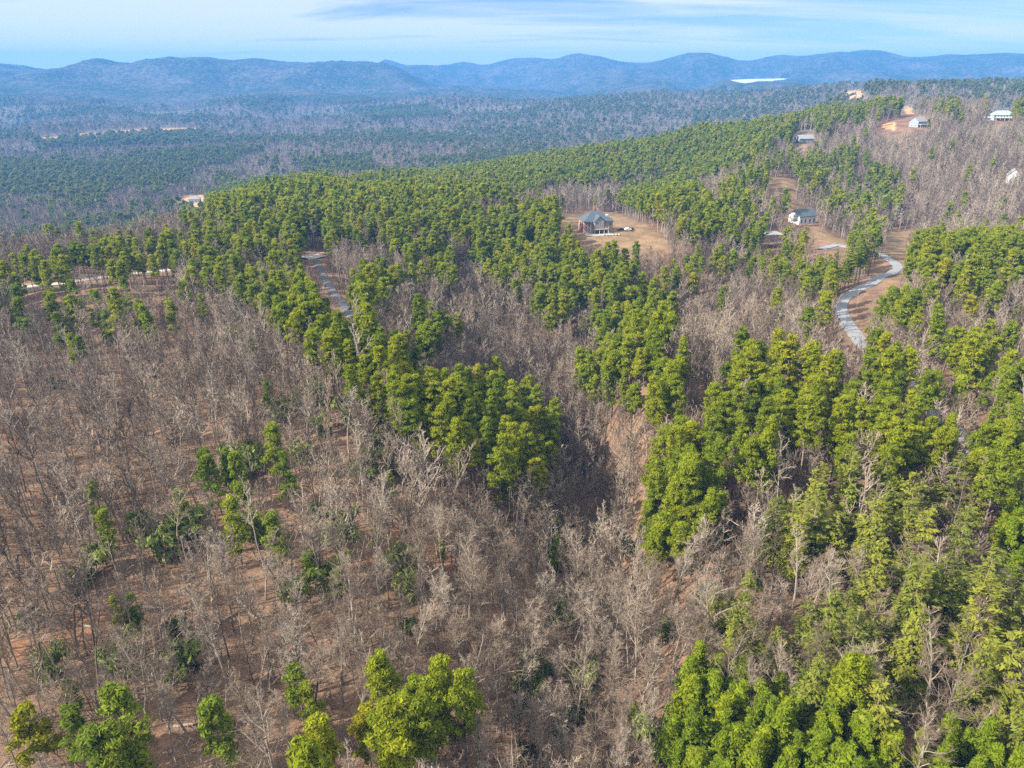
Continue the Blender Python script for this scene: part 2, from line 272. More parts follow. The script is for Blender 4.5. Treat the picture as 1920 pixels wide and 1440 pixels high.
# far wooded slopes: every tree is about a pixel there; crowns as cellular colour and relief
m, t, n, l, b = mat('wooded_slopes'); tx = n.new('ShaderNodeTexCoord')
v1 = n.new('ShaderNodeTexVoronoi'); v1.inputs['Scale'].default_value = 0.055; l.new(tx.outputs['Object'], v1.inputs['Vector'])
n1 = n.new('ShaderNodeTexNoise'); n1.inputs['Scale'].default_value = 0.0035; n1.inputs['Detail'].default_value = 9; n1.inputs['Roughness'].default_value = 0.65; l.new(tx.outputs['Object'], n1.inputs['Vector'])
sp_ = n.new('ShaderNodeSeparateColor'); l.new(v1.outputs['Color'], sp_.inputs[0])
mixv = n.new('ShaderNodeMath'); mixv.operation = 'MULTIPLY_ADD'; mixv.inputs[1].default_value = 0.30; l.new(sp_.outputs[0], mixv.inputs[0]); l.new(n1.outputs['Fac'], mixv.inputs[2])
r = ramp(n, [(0.42, (0.014, 0.026, 0.009)), (0.56, (0.024, 0.032, 0.014)), (0.70, (0.048, 0.044, 0.036)), (0.95, (0.085, 0.074, 0.064))]); l.new(mixv.outputs[0], r.inputs[0])
l.new(r.outputs[0], b.inputs['Base Color']); b.inputs['Roughness'].default_value = 1.0; b.inputs['Specular IOR Level'].default_value = 0.0
bp = n.new('ShaderNodeBump'); bp.inputs['Strength'].default_value = 1.0; bp.inputs['Distance'].default_value = 5.0; bp.invert = True; l.new(v1.outputs['Distance'], bp.inputs['Height']); l.new(bp.outputs[0], b.inputs['Normal'])
M['slopes'] = m
m, t, n, l, b = mat('lake_water'); b.inputs['Base Color'].default_value = (0.36, 0.40, 0.44, 1); b.inputs['Roughness'].default_value = 0.45; M['lake'] = m  # sky reflection and glint put into the pale base colour
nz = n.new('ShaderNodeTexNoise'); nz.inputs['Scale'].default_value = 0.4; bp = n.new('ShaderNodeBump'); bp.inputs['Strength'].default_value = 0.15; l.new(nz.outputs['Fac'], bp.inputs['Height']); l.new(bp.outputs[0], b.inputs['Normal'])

# ------------------------------------------------------------------ object helpers
def me_from(name, V, F, mats, midx=None, tint=None):
    me = bpy.data.meshes.new(name); me.from_pydata(V if isinstance(V, list) else V.tolist(), [], F if isinstance(F, list) else F.tolist())
    for q in mats: me.materials.append(q)
    if midx is not None: me.polygons.foreach_set('material_index', np.asarray(midx, np.int32))
    if tint is not None:
        a = me.attributes.new('tint', 'FLOAT', 'FACE'); a.data.foreach_set('value', np.asarray(tint, np.float32))
    me.update(); return me
def link(name, me, parent=None, loc=(0, 0, 0), rz=0):
    o = bpy.data.objects.new(name, me); COL.objects.link(o); o.location = loc; o.rotation_euler = (0, 0, rz)
    if parent: o.parent = parent
    return o
def tag(o, label=None, cat=None, group=None, kind=None):
    if label: o['label'] = label
    if cat: o['category'] = cat
    if group: o['group'] = group
    if kind: o['kind'] = kind
    return o
class MB:
    def __init__(s): s.V = []; s.F = []
    def quadbox(s, x0, x1, y0, y1, z0, z1):
        b = len(s.V); s.V += [(x0,y0,z0),(x1,y0,z0),(x1,y1,z0),(x0,y1,z0),(x0,y0,z1),(x1,y0,z1),(x1,y1,z1),(x0,y1,z1)]
        s.F += [(b,b+3,b+2,b+1),(b+4,b+5,b+6,b+7),(b,b+1,b+5,b+4),(b+1,b+2,b+6,b+5),(b+2,b+3,b+7,b+6),(b+3,b,b+4,b+7)]; return s
    def tube(s, p0, p1, r0, r1, k=3, rng=None):
        p0 = Vector(p0); p1 = Vector(p1); d = (p1 - p0); 
        if d.length < 1e-6: return s
        d.normalize(); u = d.orthogonal().normalized(); w = d.cross(u); b = len(s.V)
        for p, r in ((p0, r0), (p1, r1)):
            for i in range(k):
                a = 2 * math.pi * i / k; q = p + (u * math.cos(a) + w * math.sin(a)) * r; s.V.append(tuple(q))
        for i in range(k):
            j = (i + 1) % k; s.F.append((b + i, b + j, b + k + j, b + k + i))
        s.F.append(tuple(b + k + i for i in range(k)))
        return s
    def prism(s, pts, y0, y1):                     # outline in xz, pushed along y
        b = len(s.V); k = len(pts)
        s.V += [(x, y0, z) for x, z in pts] + [(x, y1, z) for x, z in pts]
        s.F += [tuple(range(b, b + k)), tuple(reversed(range(b + k, b + 2 * k)))]
        for i in range(k): j = (i + 1) % k; s.F.append((b + j, b + i, b + k + i, b + k + j))
        return s
    def hip(s, x0, x1, y0, y1, z0, z1, o=0.5, ridge=None, t=0.18):
        x0 -= o; x1 += o; y0 -= o; y1 += o; b = len(s.V); w = min(x1 - x0, y1 - y0) / 2
        if x1 - x0 >= y1 - y0: a_, c_ = (x0 + w, (y0 + y1) / 2), (x1 - w, (y0 + y1) / 2)
        else: a_, c_ = ((x0 + x1) / 2, y0 + w), ((x0 + x1) / 2, y1 - w)
        s.V += [(x0,y0,z0),(x1,y0,z0),(x1,y1,z0),(x0,y1,z0),(x0,y0,z0-t),(x1,y0,z0-t),(x1,y1,z0-t),(x0,y1,z0-t),(*a_,z1),(*c_,z1)]
        if x1 - x0 >= y1 - y0: f = [(0,1,9,8),(1,2,9),(2,3,8,9),(3,0,8)]
        else: f = [(0,1,8),(1,2,9,8),(2,3,9),(3,0,8,9)]
        f += [(0,4,5,1),(1,5,6,2),(2,6,7,3),(3,7,4,0),(4,7,6,5)]
        s.F += [tuple(b + i for i in q) for q in f]; return s
    def mesh(s, name, m): return me_from(name, s.V, s.F, [m] if m else [])
    def build(s, name, m, parent=None, loc=(0,0,0), rz=0): return link(name, s.mesh(name, m), parent, loc, rz)

# ------------------------------------------------------------------ land-cover survey (outlines read off the photograph as crown positions)
GW, GH, GX0, GY0, GS = 300, 216, -240, 0, 8          # survey cells of 8 px with a margin outside the frame
gx = GX0 + (np.arange(GW) + 0.5) * GS; gy = GY0 + (np.arange(GH) + 0.5) * GS
GXX, GYY = np.meshgrid(gx, gy)
# cover classes: densities of (pine, bare, white pine, young pine)
CL = {'B': (0.016, 1.0, 0, 0), 'b': (0.004, 0.66, 0, 0), 'P': (1.0, 0.10, 0, 0), 'p': (0.32, 0.60, 0.04, 0), 'q': (0.12, 0.8, 0, 0), 'r': (0.55, 0.5, 0, 0), 'W': (0.02, 0.36, 0.75, 0), 'Y': (0, 0.0, 0, 1.0), 's': (0.10, 0.75, 0.05, 0), 'T': (0.30, 0.0, 0, 0)}
POLY = [
 ('B', 'ravine', [(-900,-900),(2900,-900),(2900,2900),(-900,2900)]),
 ('b', 'slope', [(-300,560),(0,560),(330,512),(480,600),(560,680),(700,780),(760,860),(800,960),(760,1050),(700,1200),(640,1440),(600,1800),(-300,1800)]),
 ('P', 'hilltop', [(120,485),(240,445),(335,415),(350,385),(430,345),(560,325),(640,335),(760,325),(900,305),(1060,280),(1200,255),(1300,233),(1400,215),(1500,205),(1580,200),(1560,230),(1490,262),(1420,292),(1340,322),(1260,345),(1190,365),(1150,392),(1060,405),(1010,420),(1000,460),(860,470),(720,445),(640,450),(560,462),(480,470),(420,490),(340,490),(250,478)]),
 ('B', 'hilltop', [(850,385),(960,362),(1060,338),(1160,326),(1270,308),(1255,338),(1150,362),(1050,376),(900,396)]),
 ('p', 'hilltop', [(560,400),(700,385),(760,400),(700,440),(600,440)]),
 ('r', 'roadside', [(-300,520),(0,490),(60,470),(150,465),(250,440),(335,430),(335,498),(200,512),(110,530),(0,545),(-300,580)]),
 ('r', 'roadside', [(320,430),(600,455),(600,478),(560,520),(500,560),(420,545),(370,515),(330,490)]),
 ('q', 'slope', [(0,560),(100,550),(320,560),(320,600),(180,640),(0,620)]),
 ('P', 'spur', [(490,560),(560,520),(600,545),(660,590),(720,625),(760,640),(800,690),(850,715),(930,695),(1000,755),(1050,815),(1058,860),(1010,885),(960,880),(900,840),(850,840),(800,830),(740,750),(680,735),(600,665),(590,610),(510,600)]),
 ('P', 'driveway clump', [(650,520),(700,490),(740,510),(720,560),(660,570),(640,550)]),
 ('P', 'ravine clump', [(780,585),(830,570),(840,620),(800,640),(775,630)]),
 ('P', 'upper fingers', [(720,430),(800,395),(850,430),(850,500),(830,530),(790,505),(750,480)]),
 ('P', 'upper fingers', [(870,395),(960,395),(1000,470),(990,520),(950,535),(900,505),(880,450)]),
 ('P', 'lawn finger', [(1000,420),(1050,405),(1095,470),(1180,480),(1200,500),(1160,545),(1090,560),(1030,600),(1010,570),(1020,500)]),
 ('P', 'middle spur', [(1180,540),(1245,515),(1262,560),(1250,640),(1282,700),(1270,740),(1240,795),(1170,740),(1085,712),(1080,690),(1150,620),(1095,605),(1125,580)]),
 ('P', 'right spur', [(1365,655),(1450,640),(1500,680),(1570,690),(1650,700),(1720,760),(1770,800),(1790,850),(1700,860),(1560,850),(1500,800),(1480,850),(1380,870),(1330,960),(1290,1005),(1220,1010),(1190,970),(1230,880),(1220,840),(1260,800),(1330,780),(1345,740)]),
 ('B', 'right spur', [(1485,770),(1515,800),(1570,860),(1500,890),(1465,850)]),
 ('p', 'road bank', [(1270,480),(1340,450),(1430,425),(1560,440),(1640,415),(1665,470),(1600,520),(1540,540),(1420,510),(1330,520),(1260,520)]),
 ('P', 'road bank', [(1400,440),(1430,400),(1480,415),(1490,440),(1440,470),(1400,470)]),
 ('P', 'road bank', [(1540,525),(1620,480),(1648,480),(1640,508),(1560,548)]),
 ('P', 'road bend', [(1590,590),(1620,540),(1680,525),(1735,560),(1690,590),(1640,600),(1650,640),(1690,690),(1700,710),(1665,690),(1610,640)]),
 ('s', 'far right scrub', [(1735,540),(1920,530),(2300,530),(2300,650),(1760,650),(1700,610)]),
 ('P', 'far right stand', [(1695,465),(1740,445),(1800,438),(1920,430),(2300,430),(2300,520),(1920,518),(1800,528),(1710,510)]),
 ('P', 'far right row', [(1735,650),(1800,645),(1920,690),(2300,700),(2300,770),(1920,760),(1830,745),(1750,720)]),
 ('P', 'right edge', [(1780,790),(1920,765),(2300,770),(2300,920),(1920,910),(1840,880)]),
 ('p', 'road bend', [(1480,600),(1560,565),(1600,640),(1560,680),(1490,650)]),
 ('W', 'white pines', [(1435,960),(1500,900),(1600,880),(1700,850),(1790,845),(1850,900),(1870,960),(1800,1000),(1720,985),(1600,1005),(1520,1035),(1450,1020)]),
 ('W', 'white pines', [(1480,1110),(1560,1095),(1650,1065),(1760,1055),(1850,1050),(1920,1080),(2300,1080),(2300,1210),(1920,1205),(1830,1200),(1770,1290),(1700,1335),(1650,1270),(1560,1280),(1490,1235),(1500,1180)]),
 ('W', 'white pines', [(1340,1130),(1400,1105),(1460,1160),(1450,1235),(1370,1215)]),
 ('W', 'white pines', [(1820,1240),(1920,1210),(2300,1210),(2300,1380),(1920,1375),(1840,1360)]),
 ('Y', 'plantation', [(1280,1240),(1335,1215),(1400,1262),(1450,1290),(1560,1275),(1640,1305),(1720,1375),(1790,1335),(1900,1400),(1960,1440),(1980,1800),(1220,1800),(1240,1440),(1270,1340)]),
 ('Y', 'plantation edge', [(1860,960),(1920,915),(2300,915),(2300,1050),(1920,1050),(1880,1040)]),
 ('P', 'foreground clump', [(660,1290),(720,1238),(780,1245),(865,1268),(850,1335),(800,1440),(790,1600),(660,1600),(680,1440),(660,1360)]),
 ('P', 'foreground clump', [(560,1355),(620,1355),(650,1440),(650,1600),(560,1600)]),
 ('P', 'lawn back', [(1185,375),(1250,335),(1350,365),(1390,430),(1310,440),(1225,415)]),
 ('B', 'ridge slope', [(1500,255),(1560,225),(1640,200),(1920,190),(2400,190),(2400,430),(1760,440),(1700,420),(1700,340),(1640,285),(1560,268)]),
 ('p', 'ridge spur', [(1350,345),(1500,262),(1560,268),(1640,288),(1695,330),(1700,385),(1600,400),(1480,372),(1400,400),(1350,390)]),
 ('q', 'ridge spur', [(1400,350),(1560,330),(1690,370),(1680,420),(1560,440),(1480,400),(1420,400)]),
 ('p', 'ridge top', [(1560,205),(1640,186),(1700,184),(1700,208),(1600,222),(1540,240)]),
 ('p', 'ridge top', [(1760,190),(1800,186),(1800,206),(1760,208)]),
 ('P', 'ridge top', [(1885,190),(1960,186),(1960,212),(1885,212)]),
 ('T', 'ridge top', [(1700,190),(1760,190),(1760,208),(1700,208)]),
]
# the valley beyond the hill: pine blocks among bare woods
VAL = [('P', [(-300,305),(0,305),(120,300),(172,304),(150,326),(0,334),(-300,334)]), ('P', [(60,262),(360,248),(420,255),(380,266),(60,276)]), ('P', [(240,288),(430,276),(500,278),(440,296),(250,302)]),
       ('P', [(565,300),(690,290),(700,318),(640,332),(570,326)]), ('P', [(400,330),(440,325),(450,340),(400,345)]), ('P', [(130,360),(200,355),(200,385),(140,395)]), ('P', [(640,205),(800,200),(850,215),(700,225)])]
COVER = np.zeros((GH, GW), np.int32)
for k, (c, nm, pl) in enumerate(POLY): COVER[inside(pl, GXX, GYY)] = k
CLEAR_P = [[(1055,408),(1078,398),(1145,398),(1180,408),(1205,425),(1225,440),(1258,456),(1215,460),(1150,454),(1112,446),(1090,438),(1082,425),(1052,420)],
  [(20,541),(110,527),(330,499),(330,506),(110,538),(20,553)], [(572,474),(606,474),(608,492),(572,492)], [(602,503),(610,503),(652,580),(640,580),(606,530)],
  [(1636,497),(1660,478),(1698,488),(1690,515),(1650,540),(1606,560),(1600,600),(1625,632),(1606,640),(1580,612),(1560,575),(1590,548),(1640,525)],
  [(1528,428),(1580,448),(1582,470),(1545,470),(1520,445)], [(1478,392),(1528,392),(1528,416),(1478,416)], [(1430,443),(1462,443),(1462,462),(1430,462)],
  [(1700,216),(1738,216),(1738,236),(1700,236)], [(1856,208),(1898,208),(1898,222),(1856,222)], [(1490,245),(1525,245),(1525,268),(1490,268)],
  [(345,365),(382,365),(382,386),(345,386)], [(1438,337),(1470,334),(1494,339),(1492,347),(1446,349)], [(1583,173),(1613,171),(1613,182),(1583,182)], [(1650,226),(1692,226),(1692,244),(1650,244)], [(320,374),(360,370),(360,378),(320,380)],[(1690,203),(1712,203),(1712,222),(1690,222)],
  [(1368,340),(1300,500)][:0] or [(1280,344),(1290,344),(1290,346),(1280,346)]]
CLEAR = np.zeros((H0.__int__() // 2 + 1, W0.__int__() // 2 + 1), bool)
cxx, cyy = np.meshgrid(np.arange(CLEAR.shape[1]) * 2, np.arange(CLEAR.shape[0]) * 2)
for pl in CLEAR_P: CLEAR |= inside(pl, cxx, cyy)
def in_clear(px, py):
    i = np.clip((py / 2).astype(int), 0, CLEAR.shape[0] - 1); j = np.clip((px / 2).astype(int), 0, CLEAR.shape[1] - 1)
    return CLEAR[i, j] & (px >= 0) & (px < W0) & (py >= 0) & (py < H0)
CLEAR1 = CLEAR
def in_single(px, py):
    q = np.zeros(px.shape, bool)
    for x, y, s_ in SINGLES:
        w = s_ * 14 * (0.6 + 1.1 * max(0, (y - 550) / 850)); q |= (np.abs(px - x) < w) & (np.abs(py - y) < w * 1.4)
    return q
def cover_at(px, py):
    i = np.clip(((py - GY0) / GS).astype(int), 0, GH - 1); j = np.clip(((px - GX0) / GS).astype(int), 0, GW - 1); return COVER[i, j]

# ------------------------------------------------------------------ roads (centre lines read off the photograph, laid on the ground)
def path_pts(pix):
    P = [at(x, y, True) for x, y in pix]; P = [(p[0], p[1]) for p in P]
    out_ = []
    for i in range(len(P) - 1):
        p0 = P[max(0, i - 1)]; p1 = P[i]; p2 = P[i + 1]; p3 = P[min(len(P) - 1, i + 2)]
        nseg = max(2, int(math.hypot(p2[0] - p1[0], p2[1] - p1[1]) / 2.5))
        for k in range(nseg):
            s_ = k / nseg
            out_.append(tuple(0.5 * (2 * p1[j] + (p2[j] - p0[j]) * s_ + (2 * p0[j] - 5 * p1[j] + 4 * p2[j] - p3[j]) * s_ ** 2 + (3 * p1[j] - p0[j] - 3 * p2[j] + p3[j]) * s_ ** 3) for j in (0, 1)))
    out_.append(P[-1]); return np.array(out_)
ROADS = {
 'gravel_road': (path_pts([(-120,566),(0,549),(60,541),(110,534),(200,521),(260,513),(330,505),(390,497)]), 2.4, 'gravel'),
 'driveway': (path_pts([(592,486),(598,500),(606,518),(622,545),(640,567),(656,590),(672,612)]), 1.7, 'drive'),
 'driveway_apron': (path_pts([(566,486),(578,482),(592,481),(604,484)]), 3.6, 'gravel'),
 'road': (path_pts([(1540,468),(1560,462),(1575,461),(1600,466),(1640,475),(1665,486),(1683,500),(1672,514),(1640,530),(1604,548),(1582,564),(1577,582),(1588,606),(1612,640),(1640,668),(1680,700),(1726,744),(1770,790),(1830,850),(1900,905),(1990,960)]), 2.3, 'road'),
}
RP = np.concatenate([v[0] for v in ROADS.values()]); RWID = np.concatenate([np.full(len(v[0]), v[1]) for v in ROADS.values()])
def road_dist(X, Y):
    d = np.full(X.shape, 1e9)
    for i in range(0, len(X), 20000):
        d[i:i+20000] = (np.hypot(X[i:i+20000, None] - RP[None, :, 0], Y[i:i+20000, None] - RP[None, :, 1]) - RWID[None]).min(1)
    return d
print('roads', {k: len(v[0]) for k, v in ROADS.items()}, {k: np.round(v, 1).tolist() for k, v in HOUSES.items()})

# ------------------------------------------------------------------ the ground sheet and the mountains
azs = np.radians(np.r_[np.arange(-180, -60, 4), np.arange(-60, -44, 0.8), np.arange(-44, 44.01, 0.16), np.arange(44.8, 60, 0.8), np.arange(60, 180, 4)])
rs = np.r_[0.5, np.exp(np.linspace(math.log(20), math.log(1400), 420)), np.exp(np.linspace(math.log(1400), math.log(7700), 330))[1:]]
K_CUT = int(np.argmin(np.abs(rs - 3450)))
SOIL = {'litter': (0.135, 0.086, 0.057), 'clay': (0.17, 0.092, 0.054), 'straw': (0.150, 0.103, 0.060), 'tan': (0.33, 0.20, 0.10), 'wood': (0.115, 0.098, 0.076), 'verge': (0.145, 0.094, 0.064), 'cleared': (0.130, 0.078, 0.055)}
SOILP = [('straw', [(1040,404),(1078,400),(1150,396),(1215,425),(1272,468),(1222,472),(1160,468),(1092,448),(1040,430)]), ('straw', [(1525,430),(1545,432),(1590,456),(1570,462),(1530,450)]),
   ('straw', [(1660,435),(1720,432),(1722,470),(1690,500),(1700,520),(1660,545),(1650,470)]), ('straw', [(1432,335),(1470,332),(1500,338),(1495,351),(1442,353)]), ('tan', [(1578,170),(1616,168),(1616,184),(1578,184)]),
   ('cleared', [(1625,212),(1800,208),(1800,236),(1700,250),(1640,250)]), ('tan', [(1652,230),(1678,228),(1680,243),(1652,241)]), ('tan', [(1690,200),(1708,200),(1712,214),(1700,214)]), ('verge', [(618,520),(660,560),(690,600),(672,610),(640,560)]), ('tan', [(600,474),(625,474),(625,490),(600,490)]), ('clay', [(1740,230),(1790,222),(1790,230),(1740,238)]),
   ('clay', [(1860,228),(1930,226),(1930,236),(1860,236)]), ('tan', [(75,258),(112,255),(112,268),(75,268)]), ('tan', [(150,250),(280,240),(280,248),(150,262)]), ('tan', [(300,240),(370,240),(370,250),(300,250)]), ('tan', [(318,366),(384,362),(384,392),(318,386)]),
   ('clay', [(0,815),(35,810),(38,850),(0,850)]), ('clay', [(60,1160),(200,1150),(190,1215),(60,1220)]), ('clay', [(0,1190),(60,1195),(50,1245),(0,1240)]), ('clay', [(680,985),(860,990),(850,1080),(700,1080)]), ('clay', [(280,1240),(330,1230),(330,1300),(280,1300)]), ('clay', [(1730,745),(1830,800),(1830,830),(1740,790)])]
def sheet(name, k0, k1, m, kind):
    rr = rs[k0:k1]; A, R = np.meshgrid(azs, rr); X = np.sin(A) * R; Y = np.cos(A) * R
    Z = ground(X, Y)
    na, nr = len(azs), len(rr)
    i, j = np.meshgrid(np.arange(nr - 1), np.arange(na), indexing='ij'); j2 = (j + 1) % na
    F = np.stack([i * na + j, i * na + j2, (i + 1) * na + j2, (i + 1) * na + j], -1).reshape(-1, 4)[:, ::-1]
    me = bpy.data.meshes.new(name); nV = X.size; nF = len(F)
    me.vertices.add(nV); me.vertices.foreach_set('co', np.stack([X, Y, Z], -1).astype(np.float32).ravel())
    me.loops.add(nF * 4); me.loops.foreach_set('vertex_index', F.astype(np.int32).ravel())
    me.polygons.add(nF); me.polygons.foreach_set('loop_start', np.arange(nF, dtype=np.int32) * 4)
    me.polygons.foreach_set('use_smooth', np.ones(nF, bool)); me.update(calc_edges=True); me.materials.append(m)
    x, y, z = X.ravel(), Y.ravel(), Z.ravel(); r = np.hypot(x, y)
    c = np.empty((nV, 4), np.float32); c[:, 3] = 1
    c[:, :3] = np.array(SOIL['litter']) * (1 - smooth(600, 1100, r))[:, None] + np.array(SOIL['wood']) * smooth(600, 1100, r)[:, None]
    px, py = proj(x, y, z); wob = (fbm(x / 6, y / 6, 77, 4) - 0.5) * np.minimum(30, 9000 / np.maximum(r, 60))
    for s_, pl in SOILP:
        q = inside(pl, px + wob, py + wob * 0.5) & (y > 0); c[q, :3] = SOIL[s_]
    near = r < 900; rd = np.full(nV, 1e9); rd[near] = road_dist(x[near], y[near])
    q = rd < 3.0 + (fbm(x / 5, y / 5, 5, 2) - 0.5) * 3; c[q, :3] = SOIL['verge']
    ca = me.color_attributes.new('soil', 'FLOAT_COLOR', 'POINT'); ca.data.foreach_set('color', c.ravel())
    return tag(link(name, me), kind=kind)
sheet('ground', 0, K_CUT + 1, M['floor'], 'structure')
sheet('mountains', K_CUT, len(rs), M['slopes'], 'structure')

for nm, (P, w, mk) in ROADS.items():
    T = np.gradient(P, axis=0); T /= np.linalg.norm(T, axis=1)[:, None] + 1e-9; NN = np.stack([-T[:, 1], T[:, 0]], 1)
    V = []; F = []; K = 7
    zc = np.max([ground(P[:, 0] + NN[:, 0] * w * s_, P[:, 1] + NN[:, 1] * w * s_) for s_ in (-1, -0.5, 0, 0.5, 1)], axis=0)
    zc = np.convolve(np.pad(zc, 4, mode='edge'), np.ones(9) / 9, 'valid') * 0.3 + zc * 0.7 + 0.35
    for s_, dz in ((-1.25, -1.4), (-1, -0.05), (-0.5, 0), (0, 0.04), (0.5, 0), (1, -0.05), (1.25, -1.4)):
        q = P + NN * w * s_; V.append(np.c_[q, zc + dz])
    V = np.stack(V, 1).reshape(-1, 3)
    for i in range(len(P) - 1):
        for k in range(K - 1): F.append((i * K + k + 1, i * K + k, (i + 1) * K + k, (i + 1) * K + k + 1))
    tag(link(nm, me_from(nm, V, F, [M[mk]])), kind='structure')

# ------------------------------------------------------------------ tree forms
def quads(C, Nn, size, rng, elong=1.6, axis=None):
    """one bent leaf-clump face (two triangles) per centre"""
    n = len(C); Nn = Nn / (np.linalg.norm(Nn, axis=1)[:, None] + 1e-9)
    R = rng.normal(size=(n, 3)) if axis is None else axis + rng.normal(size=(n, 3)) * 0.25
    U = R - (R * Nn).sum(1)[:, None] * Nn; U /= np.linalg.norm(U, axis=1)[:, None] + 1e-9; Wv = np.cross(Nn, U)
    s = (size * rng.uniform(0.6, 1.35, n))[:, None]
    V = np.stack([C - U * s * elong * 0.5, C + Wv * s * 0.5 - Nn * s * 0.12, C + U * s * elong * 0.5 - Nn * s * 0.2, C - Wv * s * 0.5 - Nn * s * 0.12], 1).reshape(-1, 3)
    b = np.arange(n)[:, None] * 4; F = np.concatenate([b + np.array([[0, 1, 2]]), b + np.array([[0, 2, 3]])], 1).reshape(-1, 3)
    return V, F
def lobes_crown(rng, Lc, Lr, nt_, ts, flat=0.62, chaos=0.48):
    n = len(Lc); idx = np.repeat(np.arange(n), nt_); D = rng.normal(size=(len(idx), 3)); D[:, 2] = np.where(D[:, 2] < 0, D[:, 2] * 0.55, D[:, 2])
    D /= np.linalg.norm(D, axis=1)[:, None]
    rad = Lr[idx] * rng.uniform(0.45, 1.25, len(idx)); C = Lc[idx] + D * rad[:, None] * np.array([1, 1, flat])
    V, F = quads(C, D + rng.normal(size=D.shape) * chaos, ts, rng, 2.8)
    lt = rng.uniform(0.2, 0.8, n); tint = np.clip(lt[idx] + rng.normal(size=len(idx)) * 0.16, 0, 1)
    return V, F, np.repeat(tint, 2)
def pine_form(seed, H, cw, base, nl, nt_, ts, lr=(0.85, 1.5), limbs=True, cone=0.0, k=6):
    rng = np.random.default_rng(seed); lean = rng.normal(size=2) * 0.35
    f = rng.uniform(0, 1, nl) ** 0.8; z = base + (H - base) * (0.04 + 0.94 * f)
    prof = np.sqrt(np.clip(1 - (2 * f - 0.85) ** 2 / 1.45, 0.04, 1)) * (1 - cone * f)
    a = rng.uniform(0, 2 * math.pi, nl); rr = cw * prof * np.sqrt(rng.uniform(0.12, 1.0, nl)) * (1 + 0.22 * np.sin(a * 2 + seed) + 0.15 * np.sin(3 * a + seed * 2))
    Lc = np.stack([np.cos(a) * rr + lean[0] * f * 2, np.sin(a) * rr + lean[1] * f * 2, z], 1); Lr = rng.uniform(*lr, nl) * (0.75 + 0.4 * prof)
    V, F, ti = lobes_crown(rng, Lc, Lr, nt_, ts)
    tb = MB(); pts = [Vector((lean[0] * 2 * q ** 2, lean[1] * 2 * q ** 2, q * H * 0.96)) for q in np.linspace(0, 1, 7)]; r0 = H * 0.011
    for i in range(6): tb.tube(pts[i] - Vector((0, 0, 0.8 if i == 0 else 0.05)), pts[i + 1], r0 * (1 - i / 6.5), r0 * (1 - (i + 1) / 6.5), k)
    if limbs:
        for q in Lc[:: 2]:
            z0 = max(base * 0.9, q[2] - 0.5 - 0.35 * math.hypot(q[0], q[1])); tb.tube((lean[0] * 2 * (z0 / H) ** 2, lean[1] * 2 * (z0 / H) ** 2, z0), q, 0.07, 0.025, 3)
    return tb, V, F, ti
def white_form(seed, H, R, step, nb, ntf, ts, k=6):
    rng = np.random.default_rng(seed); Cs = []; Ns = []; Ax = []; tn = []; tb = MB()
    tb.tube((0, 0, -0.8), (0, 0, H * 0.5), H * 0.012, H * 0.008, k); tb.tube((0, 0, H * 0.5), (0, 0, H), H * 0.008, 0.03, k)
    z = H * 0.22
    while z < H:
        f = (z / H - 0.22) / 0.78; Rz = R * (1 - f) ** 0.65 * rng.uniform(0.7, 1.1) + 0.35
        for b_ in range(max(3, int(nb * (1 - 0.4 * f)))):
            a = rng.uniform(0, 6.283); Lb = Rz * rng.uniform(0.6, 1.12); ux, uy = math.cos(a), math.sin(a); up = rng.uniform(0.05, 0.3) + 0.6 * f
            tip = (ux * Lb, uy * Lb, z + Lb * up * 0.6)
            if ts < 1: tb.tube((0, 0, z), tip, 0.05, 0.015, 3)
            m_ = max(2, int(ntf * Lb / R)); s = rng.uniform(0.25, 1.05, m_); sp = rng.normal(size=m_) * 0.22 * Lb * (0.4 + 0.6 * s)
            Cs.append(np.stack([ux * Lb * s - uy * sp, uy * Lb * s + ux * sp, z + Lb * s * up * (0.3 + 0.4 * s) + rng.normal(size=m_) * 0.16], 1))
            Ns.append(np.stack([ux * 0.35 + rng.normal(size=m_) * 0.45, uy * 0.35 + rng.normal(size=m_) * 0.45, np.ones(m_)], 1)); Ax.append(np.tile([ux, uy, up], (m_, 1))); tn.append(np.clip(np.full(m_, rng.uniform(0.25, 0.75)) + rng.normal(size=m_) * 0.15, 0, 1))
        z += step * rng.uniform(0.8, 1.2)
    C = np.concatenate(Cs); V, F = quads(C, np.concatenate(Ns), ts, rng, 2.6, np.concatenate(Ax)); return tb, V, F, np.repeat(np.concatenate(tn), 2)
